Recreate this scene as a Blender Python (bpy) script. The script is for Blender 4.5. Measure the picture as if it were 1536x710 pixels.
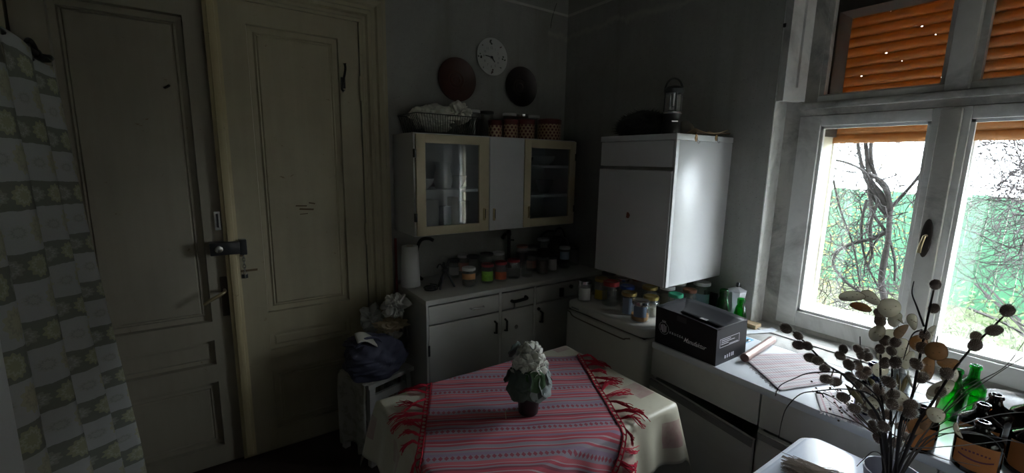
import bpy, bmesh, math, random
from math import sin, cos, pi, radians, sqrt, atan2, hypot
from mathutils import Vector, Matrix, noise
random.seed(7)
for o in list(bpy.data.objects): bpy.data.objects.remove(o)
scene = bpy.context.scene
COL = scene.collection

# ------------------------------------------------------------------ camera
H = 1.58                      # eye height, metres
FPX = 659.775                 # focal length in pixels of a 1536x710 frame
yaw, pitch, roll = radians(34.701), radians(-9.676), radians(1.0)
FWD = Vector((sin(yaw)*cos(pitch), cos(yaw)*cos(pitch), sin(pitch)))
_r = Vector((cos(yaw), -sin(yaw), 0)); _u = _r.cross(FWD)
RIGHT = cos(roll)*_r + sin(roll)*_u
UP = -sin(roll)*_r + cos(roll)*_u
CAM = Vector((0, 0, H))
cd = bpy.data.cameras.new('camera'); cam = bpy.data.objects.new('camera', cd); COL.objects.link(cam)
cd.sensor_fit = 'HORIZONTAL'; cd.sensor_width = 36; cd.lens = 36*FPX/1536; cd.clip_start = 0.02; cd.clip_end = 200
cam.matrix_world = Matrix(((RIGHT.x, UP.x, -FWD.x, 0), (RIGHT.y, UP.y, -FWD.y, 0), (RIGHT.z, UP.z, -FWD.z, H), (0, 0, 0, 1)))
scene.camera = cam
def ray(px, py): return FWD + RIGHT*((px-768)/FPX) - UP*((py-355)/FPX)
def onX(px, py, X): d = ray(px, py); return CAM + d*(X/d.x)
def onY(px, py, Y): d = ray(px, py); return CAM + d*(Y/d.y)
def onZ(px, py, Z): d = ray(px, py); return CAM + d*((Z-H)/d.z)
def dep(px, py, t): return CAM + ray(px, py)*t

# ------------------------------------------------------------------ world, light, exposure
w = bpy.data.worlds.new('sky'); scene.world = w; w.use_nodes = True
bg = w.node_tree.nodes['Background']
bg.inputs[0].default_value = (0.87, 0.935, 1.0, 1); bg.inputs[1].default_value = 35.0
scene.view_settings.view_transform = 'Standard'
scene.view_settings.look = 'None'
scene.view_settings.gamma = 1.0
scene.view_settings.use_curve_mapping = False
scene.view_settings.exposure = 0.35
ld = bpy.data.lights.new('window_daylight_portal', 'AREA'); ld.shape = 'RECTANGLE'; ld.size = 1.2; ld.size_y = 1.0
ld.cycles.is_portal = True
lo = bpy.data.objects.new('window_daylight_portal', ld); COL.objects.link(lo)
lo.location = (2.66, 0.46, 1.28); lo.rotation_euler = (0, radians(90), 0)   # faces into the room (-x)
lo2 = bpy.data.objects.new('window_daylight_portal', ld.copy()); COL.objects.link(lo2); lo2.data.size = 1.4; lo2.data.size_y = 1.4
lo2.location = (1.25, -2.12, 1.60); lo2.rotation_euler = (radians(90), 0, 0)   # faces +y, at the added fill window behind the camera

# ------------------------------------------------------------------ materials
MATS = {}
class NT:
    def __init__(s, name):
        s.m = bpy.data.materials.new(name); s.m.use_nodes = True
        s.t = s.m.node_tree; s.b = s.t.nodes['Principled BSDF']; s.out = s.t.nodes['Material Output']
    def n(s, typ, **kw):
        nd = s.t.nodes.new(typ)
        for k, v in kw.items(): setattr(nd, k, v)
        return nd
    def l(s, a, b): s.t.links.new(a, b)
    def put(s, sock, v):
        if hasattr(v, 'is_linked') or isinstance(v, bpy.types.NodeSocket): s.l(v, sock)
        else: sock.default_value = v
    def math(s, op, a, b=0.0, c=None):
        nd = s.n('ShaderNodeMath', operation=op); s.put(nd.inputs[0], a); s.put(nd.inputs[1], b)
        if c is not None: s.put(nd.inputs[2], c)
        return nd.outputs[0]
    def mix(s, f, a, b, mode='MIX'):
        nd = s.n('ShaderNodeMix', data_type='RGBA', blend_type=mode)
        s.put(nd.inputs[0], f)
        for sk, v in ((nd.inputs[6], a), (nd.inputs[7], b)):
            s.put(sk, (*v, 1) if isinstance(v, tuple) and len(v) == 3 else v)
        return nd.outputs[2]
    def coord(s, kind='Object'): return s.n('ShaderNodeTexCoord').outputs[kind]
    def noise(s, scale, detail=4, rough=0.55, vec=None, dist=0.0):
        nd = s.n('ShaderNodeTexNoise'); nd.inputs['Scale'].default_value = scale; nd.inputs['Detail'].default_value = detail
        nd.inputs['Roughness'].default_value = rough; nd.inputs['Distortion'].default_value = dist
        s.l(vec if vec is not None else s.coord(), nd.inputs['Vector']); return nd.outputs[0]
    def ramp(s, f, stops, interp='LINEAR'):
        nd = s.n('ShaderNodeValToRGB'); cr = nd.color_ramp; cr.interpolation = interp
        while len(cr.elements) < len(stops): cr.elements.new(0.5)
        for e, (p, c) in zip(cr.elements, stops):
            e.position = p; e.color = (*c, 1) if len(c) == 3 else c
        s.put(nd.inputs[0], f); return nd.outputs[0]
    def sep(s, vec):
        nd = s.n('ShaderNodeSeparateXYZ'); s.l(vec, nd.inputs[0]); return nd.outputs
    def bump(s, h, strength=0.3, dist=0.01):
        nd = s.n('ShaderNodeBump'); nd.inputs['Strength'].default_value = strength; nd.inputs['Distance'].default_value = dist
        s.l(h, nd.inputs['Height']); s.l(nd.outputs[0], s.b.inputs['Normal'])
    def base(s, col, rough=0.6, metal=0.0, spec=None):
        s.put(s.b.inputs['Base Color'], (*col, 1) if isinstance(col, tuple) and len(col) == 3 else col)
        s.put(s.b.inputs['Roughness'], rough); s.b.inputs['Metallic'].default_value = metal
        if spec is not None: s.b.inputs['Specular IOR Level'].default_value = spec
        return s
def mul(c, k): return tuple(min(1, x*k) for x in c)

def mat(key, col, rough=0.6, metal=0.0, var=0.12, scale=14, bump=0.0, dirt=None, dirt_amt=0.5, spec=None):
    """paint or plastic with slight colour wander and optional dirt of its own"""
    if key in MATS: return MATS[key]
    T = NT(key); v = T.noise(scale, 5, 0.6)
    c = T.mix(v, mul(col, 1-var), mul(col, 1+var))
    if dirt is not None:
        d = T.noise(scale*0.35, 6, 0.68, dist=0.6)
        f = T.ramp(d, [(0.50, (0, 0, 0)), (0.72, (dirt_amt,)*3)])
        c = T.mix(f, c, dirt)
    T.base(c, rough, metal, spec)
    if bump: T.bump(T.noise(scale*6, 4, 0.6), bump, 0.004)
    MATS[key] = T.m; return T.m

def glass(key, tint=(0.93, 0.96, 0.95), rough=0.02, ior=1.45, dust=0.0):
    if key in MATS: return MATS[key]
    T = NT(key); T.t.nodes.remove(T.b)
    tr = T.n('ShaderNodeBsdfTransparent'); tr.inputs[0].default_value = (*tint, 1)
    gl = T.n('ShaderNodeBsdfGlossy'); gl.inputs['Roughness'].default_value = rough; gl.inputs[0].default_value = (1, 1, 1, 1)
    fr = T.n('ShaderNodeFresnel'); ge = T.n('ShaderNodeNewGeometry'); T.l(T.math('MULTIPLY_ADD', ge.outputs['Backfacing'], 1/ior-ior, ior), fr.inputs[0])   # same reflectance from both faces of thin glass
    mx = T.n('ShaderNodeMixShader'); T.l(fr.outputs[0], mx.inputs[0]); T.l(tr.outputs[0], mx.inputs[1]); T.l(gl.outputs[0], mx.inputs[2])
    last = mx
    if dust:
        df = T.n('ShaderNodeBsdfDiffuse'); df.inputs[0].default_value = (.75, .75, .73, 1); m2 = T.n('ShaderNodeMixShader'); m2.inputs[0].default_value = dust
        T.l(mx.outputs[0], m2.inputs[1]); T.l(df.outputs[0], m2.inputs[2]); last = m2
    T.l(last.outputs[0], T.out.inputs[0]); MATS[key] = T.m; return T.m

def translucent(key, col, tcol, amt=0.5, rough=0.6, scale=20, var=0.15):
    if key in MATS: return MATS[key]
    T = NT(key); v = T.noise(scale, 4, 0.6)
    T.base(T.mix(v, mul(col, 1-var), mul(col, 1+var)), rough)
    t = T.n('ShaderNodeBsdfTranslucent'); T.l(T.mix(v, mul(tcol, 1-var), mul(tcol, 1+var)), t.inputs[0])
    mx = T.n('ShaderNodeMixShader'); mx.inputs[0].default_value = amt
    T.l(T.b.outputs[0], mx.inputs[1]); T.l(t.outputs[0], mx.inputs[2]); T.l(mx.outputs[0], T.out.inputs[0])
    MATS[key] = T.m; return T.m

def wall_mat():
    T = NT('plaster'); co = T.coord(); x, y, z = T.sep(co)
    big = T.noise(1.6, 6, 0.65, co, 0.4); fine = T.noise(38, 5, 0.7, co); spk = T.noise(120, 2, 0.5, co)
    c = T.ramp(big, [(0.3, (0.29, 0.285, 0.26)), (0.55, (0.37, 0.365, 0.34)), (0.75, (0.43, 0.42, 0.39))])
    c = T.mix(T.math('MULTIPLY', fine, 0.35), c, (0.17, 0.17, 0.15))
    # damp stains running down from the border, dark speckles
    st = T.n('ShaderNodeMapping'); st.inputs['Scale'].default_value = (9, 9, 0.6); T.l(co, st.inputs[0])
    streak = T.noise(1.0, 4, 0.6, st.outputs[0])
    f = T.math('MULTIPLY', T.ramp(streak, [(0.5, (0, 0, 0)), (0.75, (0.45,)*3)]), 1.0)
    c = T.mix(f, c, (0.20, 0.215, 0.16))
    sp = T.ramp(spk, [(0.30, (1, 1, 1)), (0.34, (0, 0, 0))])
    c = T.mix(T.math('MULTIPLY', sp, 0.5), c, (0.1, 0.09, 0.08))
    # broken plaster band below the painted border line
    wob = T.math('MULTIPLY', T.math('SUBTRACT', T.noise(5, 4, 0.6, co), 0.5), 0.16)
    band = T.math('ABSOLUTE', T.math('SUBTRACT', T.math('ADD', z, wob), 2.44))
    m = T.ramp(T.math('ADD', band, T.math('MULTIPLY', T.noise(22, 4, 0.7, co), 0.05)), [(0.028, (1, 1, 1)), (0.05, (0, 0, 0))])
    right = T.math('GREATER_THAN', T.math('SUBTRACT', x, T.math('MULTIPLY', y, 0.0)), 2.0)
    c = T.mix(T.math('MULTIPLY', T.math('MULTIPLY', m, right), 0.75), c, (0.42, 0.40, 0.35))
    T.base(c, 0.9); T.bump(T.math('ADD', T.math('MULTIPLY', fine, 0.5), big), 0.35, 0.01)
    MATS['plaster'] = T.m; return T.m

def door_mat(key, col):
    T = NT(key); co = T.coord(); x, y, z = T.sep(co)
    mp = T.n('ShaderNodeMapping'); mp.inputs['Scale'].default_value = (14, 14, 1.2); T.l(co, mp.inputs[0])
    g = T.noise(1.5, 5, 0.6, mp.outputs[0]); big = T.noise(2.2, 5, 0.6, co)
    c = T.mix(g, mul(col, 0.82), mul(col, 1.1)); c = T.mix(T.ramp(big, [(0.45, (0, 0, 0)), (0.8, (0.55,)*3)]), c, mul(col, 0.6))
    sc = T.noise(17, 5, 0.75, co, 1.0)
    c = T.mix(T.ramp(sc, [(0.66, (0, 0, 0)), (0.70, (0.8,)*3)]), c, (0.16, 0.11, 0.05))
    T.base(c, 0.55); T.bump(g, 0.12, 0.004); MATS[key] = T.m; return T.m

def runner_mat():
    T = NT('woven_runner'); uv = T.coord('UV'); x, y, z = T.sep(uv)
    R = (0.54, 0.050, 0.085); P = (0.64, 0.115, 0.15); G = (0.33, 0.29, 0.34); L = (0.54, 0.43, 0.44); D = (0.26, 0.03, 0.06); V = (0.31, 0.22, 0.33)
    per = 0.235
    f = T.math('FRACT', T.math('DIVIDE', y, per))
    stops = [(0, G), (0.06, R), (0.10, L), (0.12, R), (0.17, V), (0.21, P), (0.25, L), (0.265, P), (0.31, G), (0.40, V), (0.46, G), (0.50, R), (0.54, L),
             (0.555, R), (0.60, D), (0.63, G), (0.66, R), (0.69, L), (0.70, P), (0.76, G), (0.86, V), (0.92, G), (0.96, R), (0.985, L)]
    c = T.ramp(f, stops, 'CONSTANT')
    # woven diamond chains inside two of the grey bands
    tri = T.math('ABSOLUTE', T.math('SUBTRACT', T.math('FRACT', T.math('DIVIDE', x, 0.017)), 0.5))
    def chain(center, half):
        d = T.math('DIVIDE', T.math('ABSOLUTE', T.math('SUBTRACT', f, center)), half)
        return T.math('LESS_THAN', T.math('ADD', d, T.math('MULTIPLY', tri, 2.0)), 0.85)
    k = T.math('MAXIMUM', chain(0.365, 0.045), chain(0.83, 0.05))
    k2 = T.math('LESS_THAN', T.math('ABSOLUTE', T.math('SUBTRACT', f, 0.43)), 0.012)
    c = T.mix(T.math('MAXIMUM', k, k2), c, (0.34, 0.035, 0.07))
    th = T.math('MULTIPLY', T.math('SINE', T.math('MULTIPLY', x, 2*pi/0.0045)), T.math('SINE', T.math('MULTIPLY', y, 2*pi/0.0035)))
    c = T.mix(T.math('MULTIPLY_ADD', th, 0.16, 0.16), c, T.mix(0.5, c, (0.62, 0.55, 0.56)))
    c = T.mix(T.math('MULTIPLY', T.noise(30, 4, 0.7), 0.35), c, (0.30, 0.20, 0.22))
    T.base(c, 0.92, spec=0.1); T.bump(th, 0.35, 0.0015); MATS['runner'] = T.m; return T.m

def curtain_mat():
    T = NT('printed_curtain'); uv = T.coord('UV'); x, y, z = T.sep(uv)
    nz = T.noise(14, 4, 0.6)
    row = T.math('DIVIDE', T.math('ADD', y, T.math('MULTIPLY', T.math('SUBTRACT', nz, 0.5), 0.02)), 0.165)
    f = T.math('FRACT', row)
    light = (0.41, 0.41, 0.40); dark = (0.17, 0.175, 0.145)
    c = T.mix(T.math('GREATER_THAN', f, 0.58), light, dark)
    def medal(px, cy, r0, ph, colr, ring):
        dx = T.math('MULTIPLY', T.math('SUBTRACT', T.math('FRACT', T.math('ADD', T.math('DIVIDE', x, px), ph)), 0.5), px)
        dy = T.math('MULTIPLY', T.math('SUBTRACT', f, cy), 0.165)
        a = T.math('ARCTAN2', dy, dx)
        d = T.math('SQRT', T.math('ADD', T.math('MULTIPLY', dx, dx), T.math('MULTIPLY', dy, dy)))
        d = T.math('ADD', d, T.math('MULTIPLY', T.math('SINE', T.math('MULTIPLY', a, 11)), r0*0.10))
        body = T.math('LESS_THAN', d, r0)
        rim = T.math('LESS_THAN', T.math('ABSOLUTE', T.math('SUBTRACT', d, r0*0.62)), r0*0.10)
        return body, rim
    for px, cy, r0, ph, colr, ring in ((0.115, 0.30, 0.034, 0.0, (0.40, 0.38, 0.24), (0.29, 0.28, 0.21)), (0.115, 0.29, 0.016, 0.5, (0.38, 0.38, 0.34), (0.26, 0.27, 0.24)),
                                       (0.115, 0.79, 0.026, 0.25, (0.36, 0.36, 0.22), (0.46, 0.46, 0.36)), (0.115, 0.79, 0.021, 0.72, (0.28, 0.29, 0.24), (0.42, 0.42, 0.38))):
        body, rim = medal(px, cy, r0, ph, colr, ring)
        c = T.mix(T.math('MULTIPLY', body, 0.8), c, colr); c = T.mix(T.math('MULTIPLY', rim, 0.6), c, ring)
    c = T.mix(T.math('MULTIPLY', nz, 0.25), c, (0.3, 0.3, 0.27))
    T.base(c, 0.9, spec=0.1); T.bump(T.noise(260, 2, 0.5), 0.15, 0.001)
    t = T.n('ShaderNodeBsdfTranslucent'); T.l(c, t.inputs[0]); mx = T.n('ShaderNodeMixShader'); mx.inputs[0].default_value = 0.12
    T.l(T.b.outputs[0], mx.inputs[1]); T.l(t.outputs[0], mx.inputs[2]); T.l(mx.outputs[0], T.out.inputs[0])
    MATS['curtain'] = T.m; return T.m

def oilcloth_mat():
    T = NT('oilcloth'); uv = T.coord('UV'); x, y, z = T.sep(uv)
    n1 = T.noise(3.5, 5, 0.6); n2 = T.noise(40, 4, 0.7)
    c = T.mix(n1, (0.50, 0.46, 0.35), (0.64, 0.61, 0.49))
    gx = T.math('FRACT', T.math('DIVIDE', x, 0.23)); gy = T.math('FRACT', T.math('DIVIDE', y, 0.23))
    sq = T.math('MULTIPLY', T.math('LESS_THAN', T.math('ABSOLUTE', T.math('SUBTRACT', gx, 0.5)), 0.17), T.math('LESS_THAN', T.math('ABSOLUTE', T.math('SUBTRACT', gy, 0.45)), 0.2))
    c = T.mix(T.math('MULTIPLY', sq, T.ramp(T.noise(9, 5, 0.7), [(0.32, (0.25,)*3), (0.6, (0.9,)*3)])), c, (0.44, 0.27, 0.25))
    c = T.mix(T.ramp(n2, [(0.55, (0, 0, 0)), (0.8, (0.5,)*3)]), c, (0.42, 0.38, 0.27))
    T.base(c, 0.32); T.bump(n1, 0.1, 0.01); MATS['oilcloth'] = T.m; return T.m

def mat_dots():
    T = NT('polka_dot_tin'); uv = T.coord('UV'); x, y, z = T.sep(uv)
    gy = T.math('DIVIDE', y, 0.0185); ry = T.math('FLOOR', gy)
    gx = T.math('ADD', T.math('DIVIDE', x, 0.0255), T.math('MULTIPLY', T.math('FRACT', T.math('DIVIDE', ry, 2.0)), 1.0))
    dx = T.math('MULTIPLY', T.math('SUBTRACT', T.math('FRACT', gx), 0.5), 0.0255); dy = T.math('MULTIPLY', T.math('SUBTRACT', T.math('FRACT', gy), 0.5), 0.0185)
    d = T.math('SQRT', T.math('ADD', T.math('MULTIPLY', dx, dx), T.math('MULTIPLY', dy, dy)))
    T.base(T.mix(T.math('LESS_THAN', d, 0.0072), (0.44, 0.29, 0.18), (0.11, 0.015, 0.015)), 0.35); MATS['dots'] = T.m; return T.m

def mat_woven_mat():
    T = NT('woven_mat'); uv = T.coord('UV'); x, y, z = T.sep(uv)
    f = T.math('FRACT', T.math('DIVIDE', y, 0.11))
    c = T.ramp(f, [(0, (0.432, 0.396, 0.403)), (0.12, (0.374, 0.252, 0.266)), (0.17, (0.446, 0.418, 0.418)), (0.3, (0.302, 0.288, 0.317)), (0.34, (0.432, 0.396, 0.403)), (0.5, (0.36, 0.238, 0.252)), (0.54, (0.432, 0.403, 0.41)), (0.68, (0.324, 0.302, 0.331)),
                   (0.72, (0.418, 0.36, 0.367)), (0.86, (0.36, 0.216, 0.238)), (0.9, (0.432, 0.403, 0.41))], 'CONSTANT')
    th = T.math('SINE', T.math('MULTIPLY', x, 2*pi/0.012))
    c = T.mix(T.math('MULTIPLY_ADD', th, 0.06, 0.06), c, (0.36, 0.331, 0.346))
    T.base(c, 0.9, spec=0.1); T.bump(th, 0.3, 0.001); MATS['mat'] = T.m; return T.m

M_WALL = wall_mat()
M_DOOR = door_mat('door_paint', (0.405, 0.355, 0.245))
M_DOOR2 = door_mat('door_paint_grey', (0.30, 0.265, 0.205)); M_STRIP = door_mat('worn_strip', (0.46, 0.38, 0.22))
M_RUN = runner_mat(); M_CURT = curtain_mat(); M_OIL = oilcloth_mat(); M_DOTS = mat_dots(); M_MAT = mat_woven_mat()
WHITE = mat('white_laminate', (0.66, 0.66, 0.67), 0.32, var=0.05, scale=5, dirt=(0.42, 0.40, 0.36), dirt_amt=0.3)
CREAM = mat('cream_paint', (0.62, 0.54, 0.37), 0.4, var=0.07, scale=6, dirt=(0.42, 0.34, 0.2), dirt_amt=0.4)
LAM = mat('grey_white_laminate', (0.55, 0.54, 0.51), 0.35, var=0.06, scale=6, dirt=(0.36, 0.33, 0.28), dirt_amt=0.4)
WTOP = mat('pale_worktop', (0.70, 0.72, 0.76), 0.25, var=0.05, scale=8, dirt=(0.5, 0.5, 0.5), dirt_amt=0.35)
ENAMEL = mat('fridge_enamel', (0.60, 0.58, 0.53), 0.3, var=0.04, scale=4, dirt=(0.42, 0.38, 0.30), dirt_amt=0.4)
BLACK = mat('black_plastic', (0.018, 0.018, 0.02), 0.38, var=0.2)
IRON = mat('black_iron', (0.02, 0.018, 0.017), 0.5, 0.3, var=0.3, bump=0.2)
STEEL = mat('steel', (0.62, 0.62, 0.63), 0.25, 1.0, var=0.08)
BRASS = mat('aged_brass', (0.42, 0.34, 0.2), 0.4, 0.8, var=0.2)
COPPER = mat('rose_metal', (0.50, 0.37, 0.34), 0.42, 0.75, var=0.06)
WOODW = mat('white_window_paint', (0.82, 0.815, 0.79), 0.45, var=0.08, scale=9, bump=0.15, dirt=(0.22, 0.20, 0.18), dirt_amt=0.55)
WOODG = mat('worn_grey_window_wood', (0.56, 0.54, 0.50), 0.65, var=0.2, scale=9, bump=0.25, dirt=(0.09, 0.085, 0.075), dirt_amt=0.85)
WOODJ = mat('cream_jamb_wood', (0.55, 0.50, 0.38), 0.6, var=0.1, scale=8, dirt=(0.25, 0.2, 0.13), dirt_amt=0.5)
WOODD = mat('shaded_box_wood', (0.05, 0.04, 0.032), 0.7, var=0.3)  # dark tone carries the shade inside the window box
GL = glass('clear_glass', (.97, .98, .975), 0.03, 1.55, 0.05); GLW = glass('window_glass', (0.95, 0.96, 0.96), 0.0)
GLG = glass('green_glass', (0.10, 0.62, 0.20)); GLB = glass('brown_glass', (0.10, 0.035, 0.012), 0.04, 1.5); GLC = glass('cabinet_glass', (0.92, 0.94, 0.95), 0.03, 1.6)

# ------------------------------------------------------------------ mesh helpers
class MB:
    def __init__(s): s.v = []; s.f = []; s.uv = None
    def add(s, vs, fs):
        b = len(s.v); s.v += [Vector(p) for p in vs]; s.f += [tuple(i+b for i in f) for f in fs]; return s
    def box(s, x0, x1, y0, y1, z0, z1, bev=0.0):
        if x0 > x1: x0, x1 = x1, x0
        if y0 > y1: y0, y1 = y1, y0
        if z0 > z1: z0, z1 = z1, z0
        if bev > 0:
            bm = bmesh.new(); bmesh.ops.create_cube(bm, size=1)
            for v in bm.verts: v.co = Vector(((x0+x1)/2+v.co.x*(x1-x0), (y0+y1)/2+v.co.y*(y1-y0), (z0+z1)/2+v.co.z*(z1-z0)))
            bev = min(bev, 0.45*min(x1-x0, y1-y0, z1-z0))
            bmesh.ops.bevel(bm, geom=bm.edges[:], offset=bev, segments=2, affect='EDGES', profile=0.5)
            bm.verts.ensure_lookup_table(); bm.verts.index_update()
            s.add([v.co.copy() for v in bm.verts], [[v.index for v in f.verts] for f in bm.faces]); bm.free(); return s
        return s.add([(x0,y0,z0),(x1,y0,z0),(x1,y1,z0),(x0,y1,z0),(x0,y0,z1),(x1,y0,z1),(x1,y1,z1),(x0,y1,z1)],
                     [(0,3,2,1),(4,5,6,7),(0,1,5,4),(1,2,6,5),(2,3,7,6),(3,0,4,7)])
    def obox(s, c, ax, ay, az):
        c = Vector(c); ax, ay, az = Vector(ax), Vector(ay), Vector(az)
        vs = [c+ax*i+ay*j+az*k for k in (-1,1) for j, i in ((-1,-1),(-1,1),(1,1),(1,-1))]
        return s.add(vs, [(0,3,2,1),(4,5,6,7),(0,1,5,4),(1,2,6,5),(2,3,7,6),(3,0,4,7)])
    def lathe(s, prof, c=(0,0,0), seg=24, axis='Z', cap=True):
        vs = []; fs = []; n = len(prof); c = Vector(c)
        for i in range(seg):
            a = 2*pi*i/seg
            for r, z in prof:
                p = Vector((r*cos(a), r*sin(a), z))
                if axis == 'Y': p = Vector((p.x, -p.z, p.y))      # disc facing -y
                if axis == 'X': p = Vector((-p.z, p.x, p.y))      # disc facing -x
                vs.append(c+p)
        for i in range(seg):
            j = (i+1) % seg
            for k in range(n-1): fs.append((i*n+k, j*n+k, j*n+k+1, i*n+k+1))
        if cap:
            if prof[0][0] > 1e-5: fs.append(tuple(i*n for i in reversed(range(seg))))
            if prof[-1][0] > 1e-5: fs.append(tuple(i*n+n-1 for i in range(seg)))
        return s.add(vs, fs)
    def tube(s, pts, r, sides=6, cap=True):
        pts = [Vector(p) for p in pts]
        if len(pts) < 2: return s
        rs = r if isinstance(r, (list, tuple)) else [r]*len(pts)
        t = (pts[1]-pts[0]).normalized(); up = Vector((0,0,1)) if abs(t.z) < 0.9 else Vector((1,0,0))
        nrm = t.cross(up).normalized(); vs = []; fs = []
        for i, p in enumerate(pts):
            d = (pts[min(i+1, len(pts)-1)]-pts[max(i-1, 0)])
            if d.length < 1e-9: d = t
            d.normalize(); nrm = (nrm-d*nrm.dot(d))
            if nrm.length < 1e-6: nrm = d.orthogonal()
            nrm.normalize(); b = d.cross(nrm)
            for k in range(sides):
                a = 2*pi*k/sides; vs.append(p+(nrm*cos(a)+b*sin(a))*rs[i])
        for i in range(len(pts)-1):
            for k in range(sides):
                k2 = (k+1) % sides; fs.append((i*sides+k, i*sides+k2, (i+1)*sides+k2, (i+1)*sides+k))
        if cap: fs.append(tuple(reversed(range(sides)))); fs.append(tuple((len(pts)-1)*sides+k for k in range(sides)))
        return s.add(vs, fs)
    def grid(s, fn, nu, nv, uvfn=None, close=False):
        vs = [fn(i/nu, j/nv) for j in range(nv+1) for i in range(nu+1)]
        fs = [(j*(nu+1)+i, j*(nu+1)+i+1, (j+1)*(nu+1)+i+1, (j+1)*(nu+1)+i) for j in range(nv) for i in range(nu)]
        if uvfn: s.uv = (s.uv or [])+[uvfn(i/nu, j/nv) for j in range(nv+1) for i in range(nu+1)]
        return s.add(vs, fs)
    def rings(s, x0, x1, z0, z1, y, prof, axis='Y', cap=True):
        """nested rectangle mouldings: prof = [(inset, depth)], depth positive away from the room"""
        vs = []; fs = []
        for i, d in prof:
            q = [(x0+i, z0+i), (x1-i, z0+i), (x1-i, z1-i), (x0+i, z1-i)]
            vs += [(a, y+d, b) if axis == 'Y' else (y+d, a, b) for a, b in q]
        for k in range(len(prof)-1):
            for e in range(4): fs.append((k*4+e, k*4+(e+1) % 4, k*4+4+(e+1) % 4, k*4+4+e))
        if cap: n = (len(prof)-1)*4; fs.append((n, n+1, n+2, n+3))
        return s.add(vs, fs)
    def disp(s, fn): s.v = [fn(p) for p in s.v]; return s
def T3(x, y, z): return Vector((x, y, z))
INV = {}
def obj(name, mb, material, parent=None, smooth=None, loc=None, world=True, label=None, solid=0.0):
    me = bpy.data.meshes.new(name)
    o = bpy.data.objects.new(name, me); COL.objects.link(o)
    M = Matrix.Identity(4)
    if parent is not None:
        o.parent = parent; M = INV.get(parent.name, Matrix.Identity(4)); INV[o.name] = M
    elif loc is not None:
        o.location = loc; M = Matrix.Translation(-Vector(loc)); INV[o.name] = M
    vs = [M @ p for p in mb.v] if world else mb.v
    me.from_pydata([tuple(v) for v in vs], [], mb.f); me.update()
    if mb.uv:
        ul = me.uv_layers.new(name='UVMap')
        for lp in me.loops: ul.data[lp.index].uv = mb.uv[lp.vertex_index]
    bm = bmesh.new(); bm.from_mesh(me)
    if not mb.uv: bmesh.ops.recalc_face_normals(bm, faces=bm.faces[:])
    bm.to_mesh(me); bm.free()
    me.materials.append(material)
    if smooth is not None:
        me.polygons.foreach_set('use_smooth', [True]*len(me.polygons)); me.set_sharp_from_angle(angle=radians(smooth))
    if solid: md = o.modifiers.new('thickness', 'SOLIDIFY'); md.thickness = solid
    if label: o['label'] = label
    return o
def thing(name, label, cat, loc=(0,0,0), rotz=0.0, group=None, kind=None):
    o = bpy.data.objects.new(name, None); COL.objects.link(o); o.empty_display_size = 0.05
    o.location = loc; o.rotation_euler = (0, 0, rotz)
    INV[o.name] = (Matrix.Translation(Vector(loc)) @ Matrix.Rotation(rotz, 4, 'Z')).inverted()
    o['label'] = label; o['category'] = cat
    if group: o['group'] = group
    if kind: o['kind'] = kind
    return o
def tag(o, label, cat, group=None, kind=None):
    o['label'] = label; o['category'] = cat
    if group: o['group'] = group
    if kind: o['kind'] = kind
    return o
def struct(o, label=None, cat=None):
    o['kind'] = 'structure'
    if label: o['label'] = label
    if cat: o['category'] = cat
    return o
def part(name, parent, material, *boxes, bev=0.0, label=None):
    m = MB()
    for b in boxes: m.box(*b, bev=bev)
    return obj(name, m, material, parent, smooth=40 if bev else None, label=label)
def text_mb(s, size, place, bold=0.0, shear=0.0, spacing=1.0):
    """lettering as thin mesh: place(x, y) maps the text plane to the world"""
    c = bpy.data.curves.new('t', 'FONT'); c.body = s; c.size = size; c.shear = shear; c.align_x = 'LEFT'; c.space_character = spacing; c.offset = bold; c.resolution_u = 2
    o = bpy.data.objects.new('t', c); COL.objects.link(o)
    dg = bpy.context.evaluated_depsgraph_get(); me = bpy.data.meshes.new_from_object(o.evaluated_get(dg))
    m = MB(); m.add([place(v.co.x, v.co.y) for v in me.vertices], [tuple(p.vertices) for p in me.polygons])
    bpy.data.objects.remove(o); bpy.data.curves.remove(c); bpy.data.meshes.remove(me); return m
def crumple(c, rx, ry, rz, seed, amp=.30, sub=5, n=8):
    """crumpled bag: sphere folded by crisp triangle-wave creases in random directions"""
    rnd = random.Random(seed); bm = bmesh.new(); bmesh.ops.create_icosphere(bm, subdivisions=sub, radius=1); c = Vector(c); W = []
    for i in range(n):
        d = Vector((rnd.gauss(0, 1), rnd.gauss(0, 1), rnd.gauss(0, 1))).normalized(); W.append((d, rnd.uniform(.55, .8)*1.33**i, rnd.random(), amp/1.28**i))
    for v in bm.verts:
        p = v.co.copy(); q = p+.25*noise.noise_vector(p*1.3+Vector((seed, 0, 0))); k = 0
        for d, f, ph, a in W: t = (q.dot(d)*f+ph) % 1.0; k += a*(abs(2*t-1)-.5)
        p = p*(1+k); v.co = c+Vector((p.x*rx, p.y*ry, p.z*rz))
    bm.verts.index_update(); m = MB(); m.add([v.co.copy() for v in bm.verts], [[v.index for v in f.verts] for f in bm.faces]); bm.free(); return m
def blob(c, rx, ry, rz, amp=0.15, fr=3.0, sub=4, seed=0, flat=None, ridge=True):
    bm = bmesh.new(); bmesh.ops.create_icosphere(bm, subdivisions=sub, radius=1); c = Vector(c); sd = Vector((seed*7.3, seed*3.1, seed*1.7))
    for v in bm.verts:
        p = v.co.copy(); n1 = noise.fractal(p*fr*0.6+sd, 1.0, 2.0, 4)
        if ridge: n1 = n1*0.5+(1-abs(noise.noise(p*fr+sd))*2)*0.6-0.2
        p = p*(1+amp*n1); q = Vector((p.x*rx, p.y*ry, p.z*rz))
        if flat is not None and q.z < flat: q.z = flat+(q.z-flat)*0.08
        v.co = c+q
    bm.verts.index_update(); m = MB(); m.add([v.co.copy() for v in bm.verts], [[v.index for v in f.verts] for f in bm.faces]); bm.free(); return m
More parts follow.
